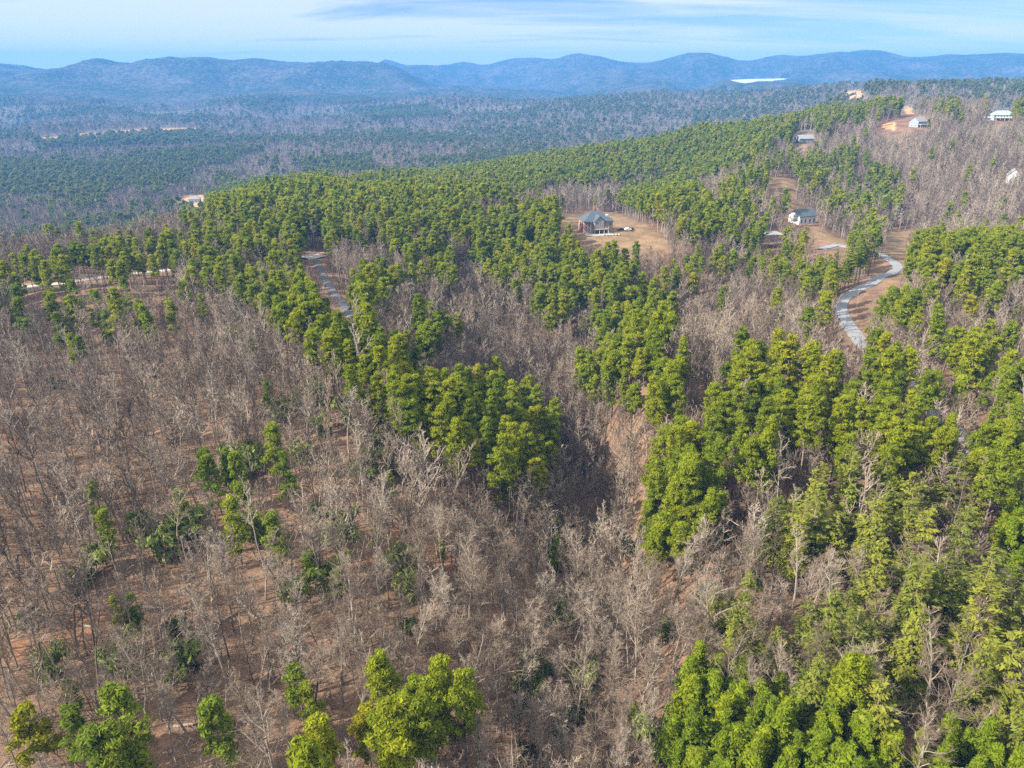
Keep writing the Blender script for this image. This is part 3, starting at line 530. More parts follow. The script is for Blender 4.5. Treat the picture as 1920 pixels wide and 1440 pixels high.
def bare_form(seed, H, spread, n1, n2, n3, rt, k=6, n4=0, fork=0.45, trunkr=0.0095):
    """trunk and limbs in one mesh, the twig crown in the other"""
    rs_ = random.Random(seed); T = MB(); Cw = MB()
    def seg(B, p, d, ln, r0, r1, n, k_, curve, up):
        pts = [p]; q = Vector(p); dd = Vector(d).normalized()
        for i in range(n):
            dd = (dd + Vector((rs_.gauss(0, curve), rs_.gauss(0, curve), rs_.gauss(0, curve) + up))).normalized(); nq = q + dd * ln / n
            B.tube(q, nq, r0 + (r1 - r0) * i / n, r0 + (r1 - r0) * (i + 1) / n, k_); q = nq; pts.append(q.copy())
        return pts, dd
    tr = H * trunkr * rs_.uniform(0.85, 1.2)
    tp, _ = seg(T, Vector((0, 0, -0.8)), Vector((rs_.gauss(0, 0.05), rs_.gauss(0, 0.05), 1)), H * 0.96, tr, 0.05, 8, k, 0.055, 0.04)
    for i in range(n1):
        f = fork + (0.97 - fork) * (i + rs_.random()) / n1; j = min(7, int(f * 8)); p = tp[j].lerp(tp[j + 1], f * 8 - j)
        a = i * 2.4 + rs_.uniform(-0.5, 0.5); el = math.radians(rs_.uniform(25, 55) + 22 * f); ln = H * spread * (1.25 - f) * rs_.uniform(0.75, 1.2)
        lp, ld = seg(T, p, (math.cos(a) * math.cos(el), math.sin(a) * math.cos(el), math.sin(el)), ln, tr * (0.62 - 0.4 * f), rt * 2.2, 4, 3 if k < 6 else 4, 0.14, 0.05)
        for i2 in range(n2):
            g = 0.22 + 0.78 * (i2 + rs_.random()) / n2; j = min(3, int(g * 4)); p2 = lp[j].lerp(lp[j + 1], g * 4 - j)
            base = (lp[j + 1] - lp[j]).normalized(); off = Vector((rs_.gauss(0, 1), rs_.gauss(0, 1), rs_.gauss(0.35, 0.6))).normalized(); d2 = (base * 0.85 + off * 0.8).normalized(); l2 = ln * rs_.uniform(0.3, 0.5)
            bp_, _ = seg(Cw, p2, d2, l2, rt * 1.9, rt * 1.1, 2, 3, 0.15, 0.05)
            for i3 in range(n3):
                g3 = 0.2 + 0.8 * rs_.random(); p3 = bp_[0].lerp(bp_[-1], g3); off = Vector((rs_.gauss(0, 1), rs_.gauss(0, 1), rs_.gauss(0.3, 0.7))).normalized(); d3 = (d2 * 0.7 + off * 0.85).normalized(); l3 = l2 * rs_.uniform(0.35, 0.65)
                tpn, _ = seg(Cw, p3, d3, l3, rt * 1.0, rt * 0.55, 2 if n4 else 1, 3, 0.2, 0.06)
                for i4 in range(n4):
                    p4 = tpn[0].lerp(tpn[-1], rs_.uniform(0.3, 1)); off = Vector((rs_.gauss(0, 1), rs_.gauss(0, 1), rs_.gauss(0.3, 0.7))).normalized(); Cw.tube(p4, p4 + (d3 * 0.6 + off * 0.8).normalized() * l3 * 0.6, rt * 0.55, rt * 0.3, 3)
    return T, Cw
def pair(name, form, cm):
    tb, V, F, ti = form; return tb.mesh(name + '_trunk', M['pbark']), me_from(name + '_crown', V, F, [cm], None, ti)
def bpair(name, form): T, C = form; return T.mesh(name + '_trunk', M['bark']), C.mesh(name + '_crown', M['twig'])
def merged(name, form, cm):                            # trunk and crown in one mesh for the far wood
    if len(form) == 4:
        tb, V, F, ti = form; n0 = len(tb.V); VV = tb.V + [tuple(q) for q in V]; FF = tb.F + [tuple(int(i) + n0 for i in f) for f in F]
        return me_from(name, VV, FF, [M['pbark'], cm], [0] * len(tb.F) + [1] * len(F), [0.5] * len(tb.F) + list(ti))
    T, C = form; n0 = len(T.V); return me_from(name, T.V + C.V, T.F + [tuple(i + n0 for i in f) for f in C.F], [M['bark'], M['twig']], [0] * len(T.F) + [1] * len(C.F))
HI = {'pine': [pair('pine', pine_form(100 + i, 18 + 1.5 * (i % 4), 2.15 + 0.3 * (i % 3), 7.5 + (i % 3) * 1.4, 74, 90, 0.21, (0.42, 0.9), True, (0.1, 0.32, 0.48, 0.2)[i % 4]), M['pine']) for i in range(8)],
      'white': [pair('white_pine', white_form(200 + i, 17 + 1.3 * (i % 4), 3.2 + 0.3 * (i % 3), 0.95, 8, 52, 0.27), M['white']) for i in range(6)],
      'young': [pair('young_pine', pine_form(300 + i, 12.5 + 0.8 * (i % 3), 1.6 + 0.15 * (i % 2), 2.2, 80, 52, 0.25, (0.42, 0.75), True, 0.62), M['young']) for i in range(6)],
      'bare': [bpair('bare_tree', bare_form(400 + i, 16 + 1.6 * (i % 5), 0.23 + 0.05 * (i % 3), 14 + i % 4, 6, 5, 0.0165, 6, 3, 0.36 + 0.05 * (i % 4))) for i in range(10)]}
HI['airy'] = [pair('slim_pine', pine_form(350 + i, 14 + 0.8 * (i % 3), 2.0 + 0.25 * (i % 3), 3.0, 50, 56, 0.25, (0.5, 0.9), True, 0.45), M['soft']) for i in range(5)]
HI['gold'] = [pair('golden_pine', pine_form(371, 14.5, 2.6, 2.4, 60, 46, 0.33, (0.6, 1.0), True, 0.5), M['gold'])]
def form_set(name, forms, cm):
    c = bpy.data.collections.new(name)
    for i, f in enumerate(forms):
        o = bpy.data.objects.new('%s_form.%03d' % (name, i + 1), merged(name + '_form', f, cm)); c.objects.link(o)
    return c
MID = {'pine': form_set('pine_tree', [pine_form(500 + i, 18 + 1.5 * (i % 4), 2.05 + 0.3 * (i % 3), 7.5 + (i % 3) * 1.4, 58, 42, 0.34, (0.45, 0.95), True, (0.1, 0.32, 0.48, 0.2)[i % 4], 4) for i in range(6)], M['pine']),
       'white': form_set('white_pine_tree', [white_form(600 + i, 17 + 1.3 * (i % 4), 3.2 + 0.3 * (i % 3), 1.1, 7, 30, 0.36, 4) for i in range(5)], M['white']),
       'young': form_set('young_pine_tree', [pine_form(300 + i, 12.5 + 0.8 * (i % 3), 1.65, 2.2, 48, 20, 0.48, (0.5, 0.8), False, 0.55, 4) for i in range(4)], M['young']),
       'bare': form_set('bare_tree', [bare_form(700 + i, 16 + 1.6 * (i % 5), 0.24 + 0.05 * (i % 3), 12, 5, 5, 0.031, 4, 0, 0.36 + 0.05 * (i % 4)) for i in range(8)], None)}
LOW = {'pine': form_set('far_pine_tree', [pine_form(800 + i, 18 + 1.2 * (i % 4), 2.05 + 0.25 * (i % 3), 7.5, 28, 16, 0.72, (0.6, 1.15), False, (0.1, 0.35, 0.5)[i % 3], 3) for i in range(6)], M['pine']),
       'bare': form_set('far_bare_tree', [bare_form(900 + i, 16 + 1.5 * (i % 4), 0.27, 10, 4, 4, 0.042, 3, 0, 0.38, 0.013) for i in range(6)], None)}
TINY = {'pine': form_set('valley_pine_tree', [pine_form(1000 + i, 17 + i, 3.0 + 0.3 * i, 6, 14, 9, 1.5, (1.0, 1.9), False, k=3) for i in range(5)], M['vpine']),
        'bare': form_set('valley_bare_tree', [bare_form(1100 + i, 16, 0.34, 9, 4, 2, 0.10, 3, 0, 0.34, 0.016) for i in range(5)], None)}
BRUSH = form_set('sapling', [bare_form(1200 + i, 4.2 + i * 0.8, 0.34, 7, 3, 3, 0.017, 3, 0, 0.15, 0.008) for i in range(6)], None)

# pines that stand alone among the bare woods (crown centres read off the photograph)
SINGLES = [(510,845,.8),(535,895,.7),(525,1015,.8),(575,1080,.55),(450,905,.8),(405,905,.75),(440,985,.8),(470,965,.75),(335,960,.65),(375,880,.65),(430,870,.6),(185,965,.7),(200,1005,.6),(225,1150,.5),(250,1145,.5),(830,1030,.4),(1185,1345,.5),(1232,965,.75),(1240,1015,.7),
  (180,585,.9),(198,612,.8),(262,598,.9),(112,622,.8),(138,565,.9),(30,580,1.0),(42,604,.9),(318,590,.8),(380,582,.8),(235,560,.9),(500,740,.55),(140,660,.7),(735,910,.45),(700,1010,.35),(1040,1040,.5),(940,930,.5),(415,1390,1.0),(228,1375,1.15),(245,1420,1.1),(214,1430,1.0),(55,1372,0.8),(160,1395,.85),(560,1300,.7),(590,1320,.7),(135,1310,.55)]
# ------------------------------------------------------------------ where the trees stand
rng = np.random.default_rng(7)
def scatter(sp, rmin, rmax, amax=46.0, jit=1.0):
    """jittered grid points in the sector"""
    n = int(2 * rmax / sp); g = (np.arange(n) - n / 2) * sp; X, Y = np.meshgrid(g, np.arange(0, rmax, sp)); X = X.ravel(); Y = Y.ravel()
    X = X + rng.uniform(-0.5, 0.5, X.shape) * sp * jit; Y = Y + rng.uniform(-0.5, 0.5, Y.shape) * sp * jit
    r = np.hypot(X, Y); a = np.degrees(np.abs(np.arctan2(X, Y))); q = (r > rmin) & (r < rmax) & (a < amax); return X[q], Y[q]
HT = {'pine': 20.5, 'white': 18.5, 'young': 13.2, 'bare': 18.5}; CWD = {'pine': 3.2, 'white': 3.0, 'young': 1.9, 'bare': 3.2}; KI = {'pine': 0, 'bare': 1, 'white': 2, 'young': 3}
def sift(kind, X, Y, scale, dens_mul=1.0, lookup=0.78):
    Z = ground(X, Y); h = HT[kind] * scale
    px, py = proj(X, Y, Z + h * lookup)
    jx = rng.normal(size=len(X)) * np.minimum(10, 2600 / np.maximum(np.hypot(X, Y), 1)); cv = cover_at(px + jx, py + jx[::-1] * 0.6)
    dens = np.array([CL[c][KI[kind]] for c, nm, pl in POLY])[cv] * dens_mul
    if kind == 'pine':                            # natural thinning in patches
        dens = dens * np.where(dens > 0.6, 1, 0.35 + 1.3 * fbm(X / 30, Y / 30, 41, 3))
    if kind == 'pine': dens = np.where((dens < 0.03) & (np.hypot(X, Y) < 270), dens * 0.12, dens)
    gap = np.where(np.hypot(X, Y) > 330, smooth(0.37, 0.45, fbm(X / 48, Y / 48, 47, 4)), smooth(0.22, 0.30, fbm(X / 40, Y / 40, 47, 4)))   # openings where hardwoods mix in
    isP = np.array([c == 'P' for c, nm, pl in POLY])[cv]
    if kind == 'pine': dens = np.where(isP, dens * (0.12 + 0.88 * gap), dens)
    if kind == 'bare': dens = np.where(isP, np.maximum(dens, 0.85 * (1 - gap)), dens)
    if kind == 'bare': dens = dens * np.clip(0.42 + 1.3 * fbm(X / 26, Y / 26, 43, 3), 0, 1.2)
    keep = (rng.uniform(size=len(X)) < dens) & (py < 1440 + 160) & (px > -260) & (px < 2180)
    r = np.hypot(X, Y); q = np.where(keep)[0]
    rd = np.full(len(X), 1e9); nr = q[r[q] < 900]; rd[nr] = road_dist(X[nr], Y[nr]); keep &= rd > 2.2
    for (hx, hy, rad, hz) in HOUSE_PADS: keep &= np.hypot(X - hx, Y - hy) > rad * 1.05
    # the views that stay open: nothing in front of the lanes, yards and houses
    w = CWD[kind] * scale * 0.8
    for f in (0.0, 0.25, 0.5, 0.7, 0.85, 1.0):
        ww = w if f > 0.45 else 0.3
        for s_ in (-1, 0, 1):
            a, b_ = proj(X + s_ * ww, Y, Z + h * f); keep &= ~in_clear(a, b_)
            if kind == 'bare' and f in (0.5, 0.85): keep &= ~in_single(a, b_)
    for s_, pl in SOILP[:4]:
        a, b_ = proj(X, Y, Z); keep &= ~inside(pl, a, b_)
    q = np.where(keep)[0]; return X[q], Y[q], Z[q], scale[q], cv[q]
TREES = {}
for kind, sp in (('pine', 4.5), ('bare', 3.85), ('white', 4.7), ('young', 2.75)):
    rm = 1250 if kind in ('pine', 'bare') else 420
    X, Y = scatter(sp, 62, rm, 46.0, 0.65 if kind == 'young' else 1.0); sc_ = 0.66 + 0.52 * rng.uniform(0, 1, len(X)) ** 0.7
    if kind == 'bare': sc_ = rng.uniform(0.6, 1.15, len(X))
    if kind == 'young': sc_ = rng.uniform(0.75, 1.1, len(X))
    X, Y, Z, S, cv = sift(kind, X, Y, sc_)
    o = np.argsort(np.hypot(X, Y)); TREES[kind] = [X[o], Y[o], Z[o], S[o], cv[o]]
    print(kind, len(X))
SX, SY, SZ, SS = [], [], [], []
for x, y, s_ in SINGLES:
    s_ *= 1.12 if y > 1250 else 1.45; h = 14 * s_ * 0.6; p = at(x, y, True, h); SX.append(p[0]); SY.append(p[1]); SZ.append(p[2]); SS.append(s_)
NS = len(SX); ts_ = TREES['pine']
TREES['pine'] = [np.r_[np.array(a), b] for a, b in zip((SX, SY, SZ, SS, np.full(NS, -1)), ts_)]

# ------------------------------------------------------------------ the nearest trees as single things
STAND = {'slope': 'on the open brown slope', 'ravine': 'in the grey ravine woods', 'spur': 'in the long diagonal pine belt', 'foreground clump': 'in the bottom-edge pine clump', 'white pines': 'in the feathery olive stand', 'plantation': 'in the tight bottom-corner plantation',
  'plantation edge': 'beside the feathery right-edge pines', 'right spur': 'in the wood below the winding road', 'middle spur': 'in the pine island between ravines', 'right edge': 'right of the winding road', 'far right row': 'in the tall right-hand row', 'road bend': 'beside the winding road bend',
  'driveway clump': 'beside the dark driveway', 'ravine clump': 'in the small ravine clump', 'lawn finger': 'below the brick house lawn', 'upper fingers': 'above the grey ravine', 'hilltop': 'on the pine-covered hilltop', 'roadside': 'along the pale gravel road', 'road bank': 'on the bank above the road',
  'far right scrub': 'in the grey right-hand scrub', 'far right stand': 'in the olive far-right stand', 'lawn back': 'behind the brick house lawn', 'ridge slope': 'on the bare ridge slope', 'ridge spur': 'on the mixed ridge spur', 'ridge top': 'on the ridge top'}
NAME = {'pine': ('pine_tree', 'pine', 'round-crowned green pine'), 'bare': ('bare_tree', 'bare tree', 'leafless grey hardwood'), 'white': ('white_pine_tree', 'pine', 'olive pine with layered branches'), 'young': ('young_pine_tree', 'pine', 'slender bright green pine')}
GROUP = {'pine': 'rounded pines', 'bare': 'leafless hardwoods', 'white': 'feathery olive pines', 'young': 'young plantation pines'}
pr = random.Random(3)
def plant(kind, x, y, z, s, label, group, form=None, sxy=1.0, forms=None):
    nm, cat, _ = NAME[kind]; e = bpy.data.objects.new(nm, None); COL.objects.link(e); e.empty_display_size = 0.5
    e.location = (x, y, z); e.rotation_euler = (pr.gauss(0, 0.05 if kind == 'bare' else 0.025), pr.gauss(0, 0.05 if kind == 'bare' else 0.025), pr.uniform(0, 6.283)); k = s * sxy * pr.uniform(0.88, 1.15); e.scale = (k, k, s)
    tag(e, label, cat, group); fs = HI[forms or kind]; f = fs[pr.randrange(len(fs)) if form is None else form]
    for pn, me in zip(('trunk', 'crown'), f):
        c = bpy.data.objects.new(pn, me); COL.objects.link(c); c.parent = e
    return e
REST = {}
def third(px, py):
    return ('left edge' if px < 220 else 'right edge' if px > 1700 else None)
for kind, (X, Y, Z, S, cv) in TREES.items():
    px, py = proj(X, Y, Z + HT[kind] * S * 0.6); infr = (px > -20) & (px < 1940) & (py < 1480) & (py > 0)
    order = np.where(infr)[0]; 
    order = np.concatenate([order[order < NS], order[order >= NS]]) if kind == 'pine' else order
    pick = order[:300]; rest = np.setdiff1d(np.arange(len(X)), pick); REST[kind] = rest
    stands = {}
    for i in pick: stands.setdefault('alone' if cv[i] < 0 else POLY[int(cv[i])][1], []).append(i)
    for st, ids in stands.items():
        ids = np.array(ids); base = NAME[kind][2]; where = STAND.get(st, 'in the woods')
        lab = {i: '%s %s' % (base, where) for i in ids}; grp = '%s %s' % (GROUP[kind], where)
        if st == 'alone':
            for i in ids:
                row = 'bottom edge' if py[i] > 1290 else 'lower slope' if py[i] > 940 else 'middle slope' if py[i] > 800 else 'top slope'
                side = 'far left' if px[i] < 120 else 'left' if px[i] < 300 else 'centre left' if px[i] < 600 else 'centre' if px[i] < 1000 else 'ravine side'
                size = 'small' if S[i] < 0.6 else 'tall' if S[i] > 0.85 else 'medium'
                lab[i] = '%s pine among bare trees, %s of the %s' % (size, side, row)
            for i in ids:
                if abs(px[i] - 60) < 30 and py[i] > 1280: lab[i] = 'golden yellow pine in the bottom left corner'
            grp = 'lone pines among bare trees'
            cnt = {}
            for i in ids: cnt.setdefault(lab[i], []).append(i)
            for v in cnt.values():
                if len(v) > 1:
                    v = sorted(v, key=lambda q: py[q])
                    for k, q in enumerate(v): lab[q] += ', ' + (['upper one', 'lower one'] if len(v) == 2 else ['top one', 'second one down', 'third one down', 'fourth one down', 'fifth one down', 'bottom one'])[min(k, 5)] if k < 6 else ''
        elif len(ids) >= 4:
            for key, txt in ((np.argmin(px[ids]), 'leftmost'), (np.argmax(px[ids]), 'rightmost'), (np.argmax(py[ids]), 'lowest in the photo'), (np.argmin(py[ids]), 'uppermost in the photo'), (np.argmax(S[ids]), 'tallest'), (np.argmin(S[ids]), 'shortest')):
                i = ids[key]
                if lab[i] == '%s %s' % (base, where): lab[i] = '%s %s %s' % (txt.split(' in ')[0], base, where)
        for i in ids:
            if st != 'alone' and lab[i] == '%s %s' % (base, where) and len(ids) >= 4: lab[i] = '%s %s, one of many' % (base, where)
            plant(kind, X[i], Y[i], Z[i], S[i], lab[i], grp, forms=None if not (kind == 'pine' and cv[i] < 0) else 'gold' if abs(px[i] - 60) < 30 and py[i] > 1280 else 'airy')
    print(kind, 'single', len(pick), 'rest', len(rest))

# ------------------------------------------------------------------ the rest of the woods as masses
def instancer(name, X, Y, Z, S, coll, nforms, label, cat, sxy=None, zs=None):
    n = len(X)
    if not n: return
    me = bpy.data.meshes.new(name); me.vertices.add(n); me.vertices.foreach_set('co', np.stack([X, Y, Z], 1).astype(np.float32).ravel())
    rot = np.stack([rng.normal(size=n) * 0.03, rng.normal(size=n) * 0.03, rng.uniform(0, 6.283, n)], 1); sx = S if sxy is None else sxy
    for an, ty, val in (('spin', 'FLOAT_VECTOR', rot), ('size', 'FLOAT_VECTOR', np.stack([sx, sx, S], 1))):
        a = me.attributes.new(an, ty, 'POINT'); a.data.foreach_set('vector', val.astype(np.float32).ravel())
    a = me.attributes.new('form', 'INT', 'POINT'); a.data.foreach_set('value', rng.integers(0, nforms, n).astype(np.int32)); me.update()
    o = link(name, me); tag(o, label, cat, None, 'stuff')
    g = bpy.data.node_groups.new(name, 'GeometryNodeTree'); g.interface.new_socket('Geometry', in_out='INPUT', socket_type='NodeSocketGeometry'); g.interface.new_socket('Geometry', in_out='OUTPUT', socket_type='NodeSocketGeometry')
    gi = g.nodes.new('NodeGroupInput'); go = g.nodes.new('NodeGroupOutput'); ip = g.nodes.new('GeometryNodeInstanceOnPoints'); ci = g.nodes.new('GeometryNodeCollectionInfo'); er = g.nodes.new('FunctionNodeEulerToRotation')
    ci.inputs['Collection'].default_value = coll; ci.inputs['Separate Children'].default_value = True; ci.inputs['Reset Children'].default_value = True
    def na(nm, dt):
        q = g.nodes.new('GeometryNodeInputNamedAttribute'); q.data_type = dt; q.inputs['Name'].default_value = nm; return q.outputs['Attribute']
    g.links.new(gi.outputs[0], ip.inputs['Points']); g.links.new(ci.outputs[0], ip.inputs['Instance']); ip.inputs['Pick Instance'].default_value = True
    g.links.new(na('form', 'INT'), ip.inputs['Instance Index']); g.links.new(na('spin', 'FLOAT_VECTOR'), er.inputs[0]); g.links.new(er.outputs[0], ip.inputs['Rotation']); g.links.new(na('size', 'FLOAT_VECTOR'), ip.inputs['Scale']); g.links.new(ip.outputs[0], go.inputs[0])
    o.modifiers.new('woods', 'NODES').node_group = g
    return o
for kind, label, fl in (('pine', 'dense pine wood covering the hill around the brick house', 'far pine woods on the back of the hill'), ('bare', 'grey leafless hardwood wood filling the ravines', 'leafless woods on the ridge slopes'), ('white', 'feathery olive pines behind the nearest ones', None), ('young', 'young plantation pines behind the front rows', None)):
    X, Y, Z, S, cv = TREES[kind]; q = REST[kind]; r = np.hypot(X[q], Y[q])
    m_ = q[r < 430] if fl else q; f_ = q[r >= 430]
    nm = {'pine': 'pine_woods', 'bare': 'bare_woods', 'white': 'white_pine_woods', 'young': 'young_pine_woods'}[kind]
    instancer(nm, X[m_], Y[m_], Z[m_], S[m_], MID[kind], len(MID[kind].objects), label, 'woods')
    if fl: instancer('far_' + nm, X[f_], Y[f_], Z[f_], S[f_], LOW[kind], len(LOW[kind].objects), fl, 'woods')
# saplings and brush under the bare trees
X, Y = scatter(2.3, 62, 330); Z = ground(X, Y); px, py = proj(X, Y, Z + 2); cv = cover_at(px, py); d = np.array([CL[c][1] for c, nm, pl in POLY])[cv] * np.clip(2.4 * fbm(X / 18, Y / 18, 53, 3) - 0.45, 0, 1.2)
k_ = (rng.uniform(size=len(X)) < d) & ~in_clear(px, py) & (road_dist(X, Y) > 1.5) & (px > -150) & (px < 2070) & (py < 1560)
instancer('sapling_undergrowth', X[k_], Y[k_], Z[k_], rng.uniform(0.5, 1.4, k_.sum()), BRUSH, len(BRUSH.objects), 'thin leafless saplings and brush under the bare trees', 'brush'); print('brush', k_.sum())
lf_ = []
for i in range(4):
    rl_ = random.Random(1400 + i); a_ = MB(); b_ = MB()
    for k in range(9):
        p = Vector((rl_.uniform(-1.6, 1.6), rl_.uniform(-1.6, 1.6), rl_.uniform(0.02, 0.25))); d = Vector((rl_.gauss(0, 1), rl_.gauss(0, 1), rl_.gauss(0, 0.12))).normalized(); (a_ if k < 2 else b_).tube(p, p + d * rl_.uniform(0.8, 3.5), 0.09 if k < 2 else 0.05, 0.02, 4)
    lf_.append((a_, b_))
LIT = form_set('branch_litter', lf_, None)
X, Y = scatter(4.0, 62, 300); Z = ground(X, Y); px, py = proj(X, Y, Z); cv = cover_at(px, py); d = np.array([CL[c][1] for c, nm, pl in POLY])[cv] * np.clip(2.2 * fbm(X / 14, Y / 14, 59, 3) - 0.5, 0, 1)
k_ = (rng.uniform(size=len(X)) < d) & ~in_clear(px, py) & (road_dist(X, Y) > 0.5) & (px > -150) & (px < 2070) & (py < 1560)
instancer('branch_litter', X[k_], Y[k_], Z[k_], rng.uniform(0.6, 1.5, k_.sum()), LIT, 4, 'fallen branches and leaf litter on the forest floor', 'litter'); print('litter', k_.sum())
# the valley and the ridges beyond
VX, VY = [], []
for a_, b_, sp in ((520, 1250, 7.2), (1250, 2000, 8.5), (2000, 2800, 11.0), (2800, 3500, 15.0)):
    x, y = scatter(sp, a_, b_, 40); VX.append(x); VY.append(y)
X = np.concatenate(VX); Y = np.concatenate(VY); Z = ground(X, Y); r = np.hypot(X, Y); px, py = proj(X, Y, Z + 12)
hill_ = np.zeros(len(X), bool); cvv = cover_at(px, py)
lowland = (Z < ZC - 118) | (r > 1250); X, Y, Z, r, px, py = [q[lowland] for q in (X, Y, Z, r, px, py)]
pinep = smooth(0.56, 0.63, fbm(X / 340, Y / 240, 61, 5)) * 0.5 + 0.05
for c, pl in VAL: pinep = np.where(inside(pl, px, py), 0.8, pinep)
pinep = np.where((py < 300) & (px > 850) & (r > 1500), pinep * 0.35 + 0.10, pinep)
ok = (px > -150) & (px < 2070) & ~in_clear(px, py) & ~in_clear(*proj(X, Y, Z + 2))
for s_, pl in SOILP:
    a, b_ = proj(X, Y, Z + 4); ok &= ~(inside(pl, a, b_))
for (hx, hy, rad, hz) in HOUSE_PADS: ok &= np.hypot(X - hx, Y - hy) > rad * 1.1
isp = rng.uniform(size=len(X)) < pinep; S = rng.uniform(0.75, 1.2, len(X)) * np.where(r > 3000, 1.35, np.where(r > 2000, 1.15, 1.0)); ok &= rng.uniform(size=len(X)) < 0.93
for kind, q, lab in (('pine', ok & isp, 'green pine blocks across the valley floor'), ('bare', ok & ~isp, 'grey leafless woods across the valley floor')):
    instancer('valley_%s_woods' % kind, X[q], Y[q], Z[q], S[q], TINY[kind], 5, lab, 'woods', sxy=S[q] * np.where(r[q] > 2000, 1.3, 1.05)); print('valley', kind, q.sum())

# ------------------------------------------------------------------ houses
def empty(name, loc, rz, label, cat, group=None):
    e = bpy.data.objects.new(name, None); COL.objects.link(e); e.location = loc; e.rotation_euler = (0, 0, rz); return tag(e, label, cat, group)
def window(par, x, y, z, w, h, side='f', frame='cream'):
    """frame with a pane set in it, on the front (f), left (l) or right (r) wall face at that place"""
    fb = MB(); t = 0.14
    def bx(B, a0, a1, z0, z1, d0, d1):
        if side == 'f': B.quadbox(a0, a1, y - d1, y - d0, z0, z1)
        elif side == 'l': B.quadbox(x - d1, x - d0, a0, a1, z0, z1)
        else: B.quadbox(x + d0, x + d1, a0, a1, z0, z1)
    c = x if side == 'f' else y
    bx(fb, c - w / 2, c - w / 2 + t, z, z + h, 0.0, 0.1); bx(fb, c + w / 2 - t, c + w / 2, z, z + h, 0.0, 0.1); bx(fb, c - w / 2 + t, c + w / 2 - t, z, z + t, 0.0, 0.1)
    bx(fb, c - w / 2 + t, c + w / 2 - t, z + h - t, z + h, 0.0, 0.1); bx(fb, c - 0.05, c + 0.05, z + t, z + h - t, 0.0, 0.08)
    f = fb.build('window', M[frame], par); gb = MB(); bx(gb, c - w / 2 + t, c - 0.05, z + t, z + h - t, 0.0, 0.03); bx(gb, c + 0.05, c + w / 2 - t, z + t, z + h - t, 0.0, 0.03); gb.build('pane', M['glass'], f)
def gable_roof(par, x0, x1, y0, y1, ze, zr, m, axis='x', o=0.5, t=0.2, name='roof'):
    b = MB()
    if axis == 'x':
        ym = (y0 + y1) / 2; s = (zr - ze) / (ym - y0); pts = [(y0 - o, ze - o * s), (ym, zr), (y1 + o, ze - o * s), (y1 + o, ze - o * s + t), (ym, zr + t), (y0 - o, ze - o * s + t)]
        k = len(pts); b.V += [(x0 - o, q[0], q[1]) for q in pts] + [(x1 + o, q[0], q[1]) for q in pts]
    else:
        xm = (x0 + x1) / 2; s = (zr - ze) / (xm - x0); pts = [(x0 - o, ze - o * s), (xm, zr), (x1 + o, ze - o * s), (x1 + o, ze - o * s + t), (xm, zr + t), (x0 - o, ze - o * s + t)]
        k = len(pts); b.V += [(q[0], y0 - o, q[1]) for q in pts] + [(q[0], y1, q[1]) for q in pts]
    for i in range(k): j = (i + 1) % k; b.F.append((i, j, k + j, k + i))
    b.F += [(0, 5, 4, 1), (1, 4, 3, 2), (6, 7, 10, 11), (7, 8, 9, 10)]
    return b.build(name, m, par)
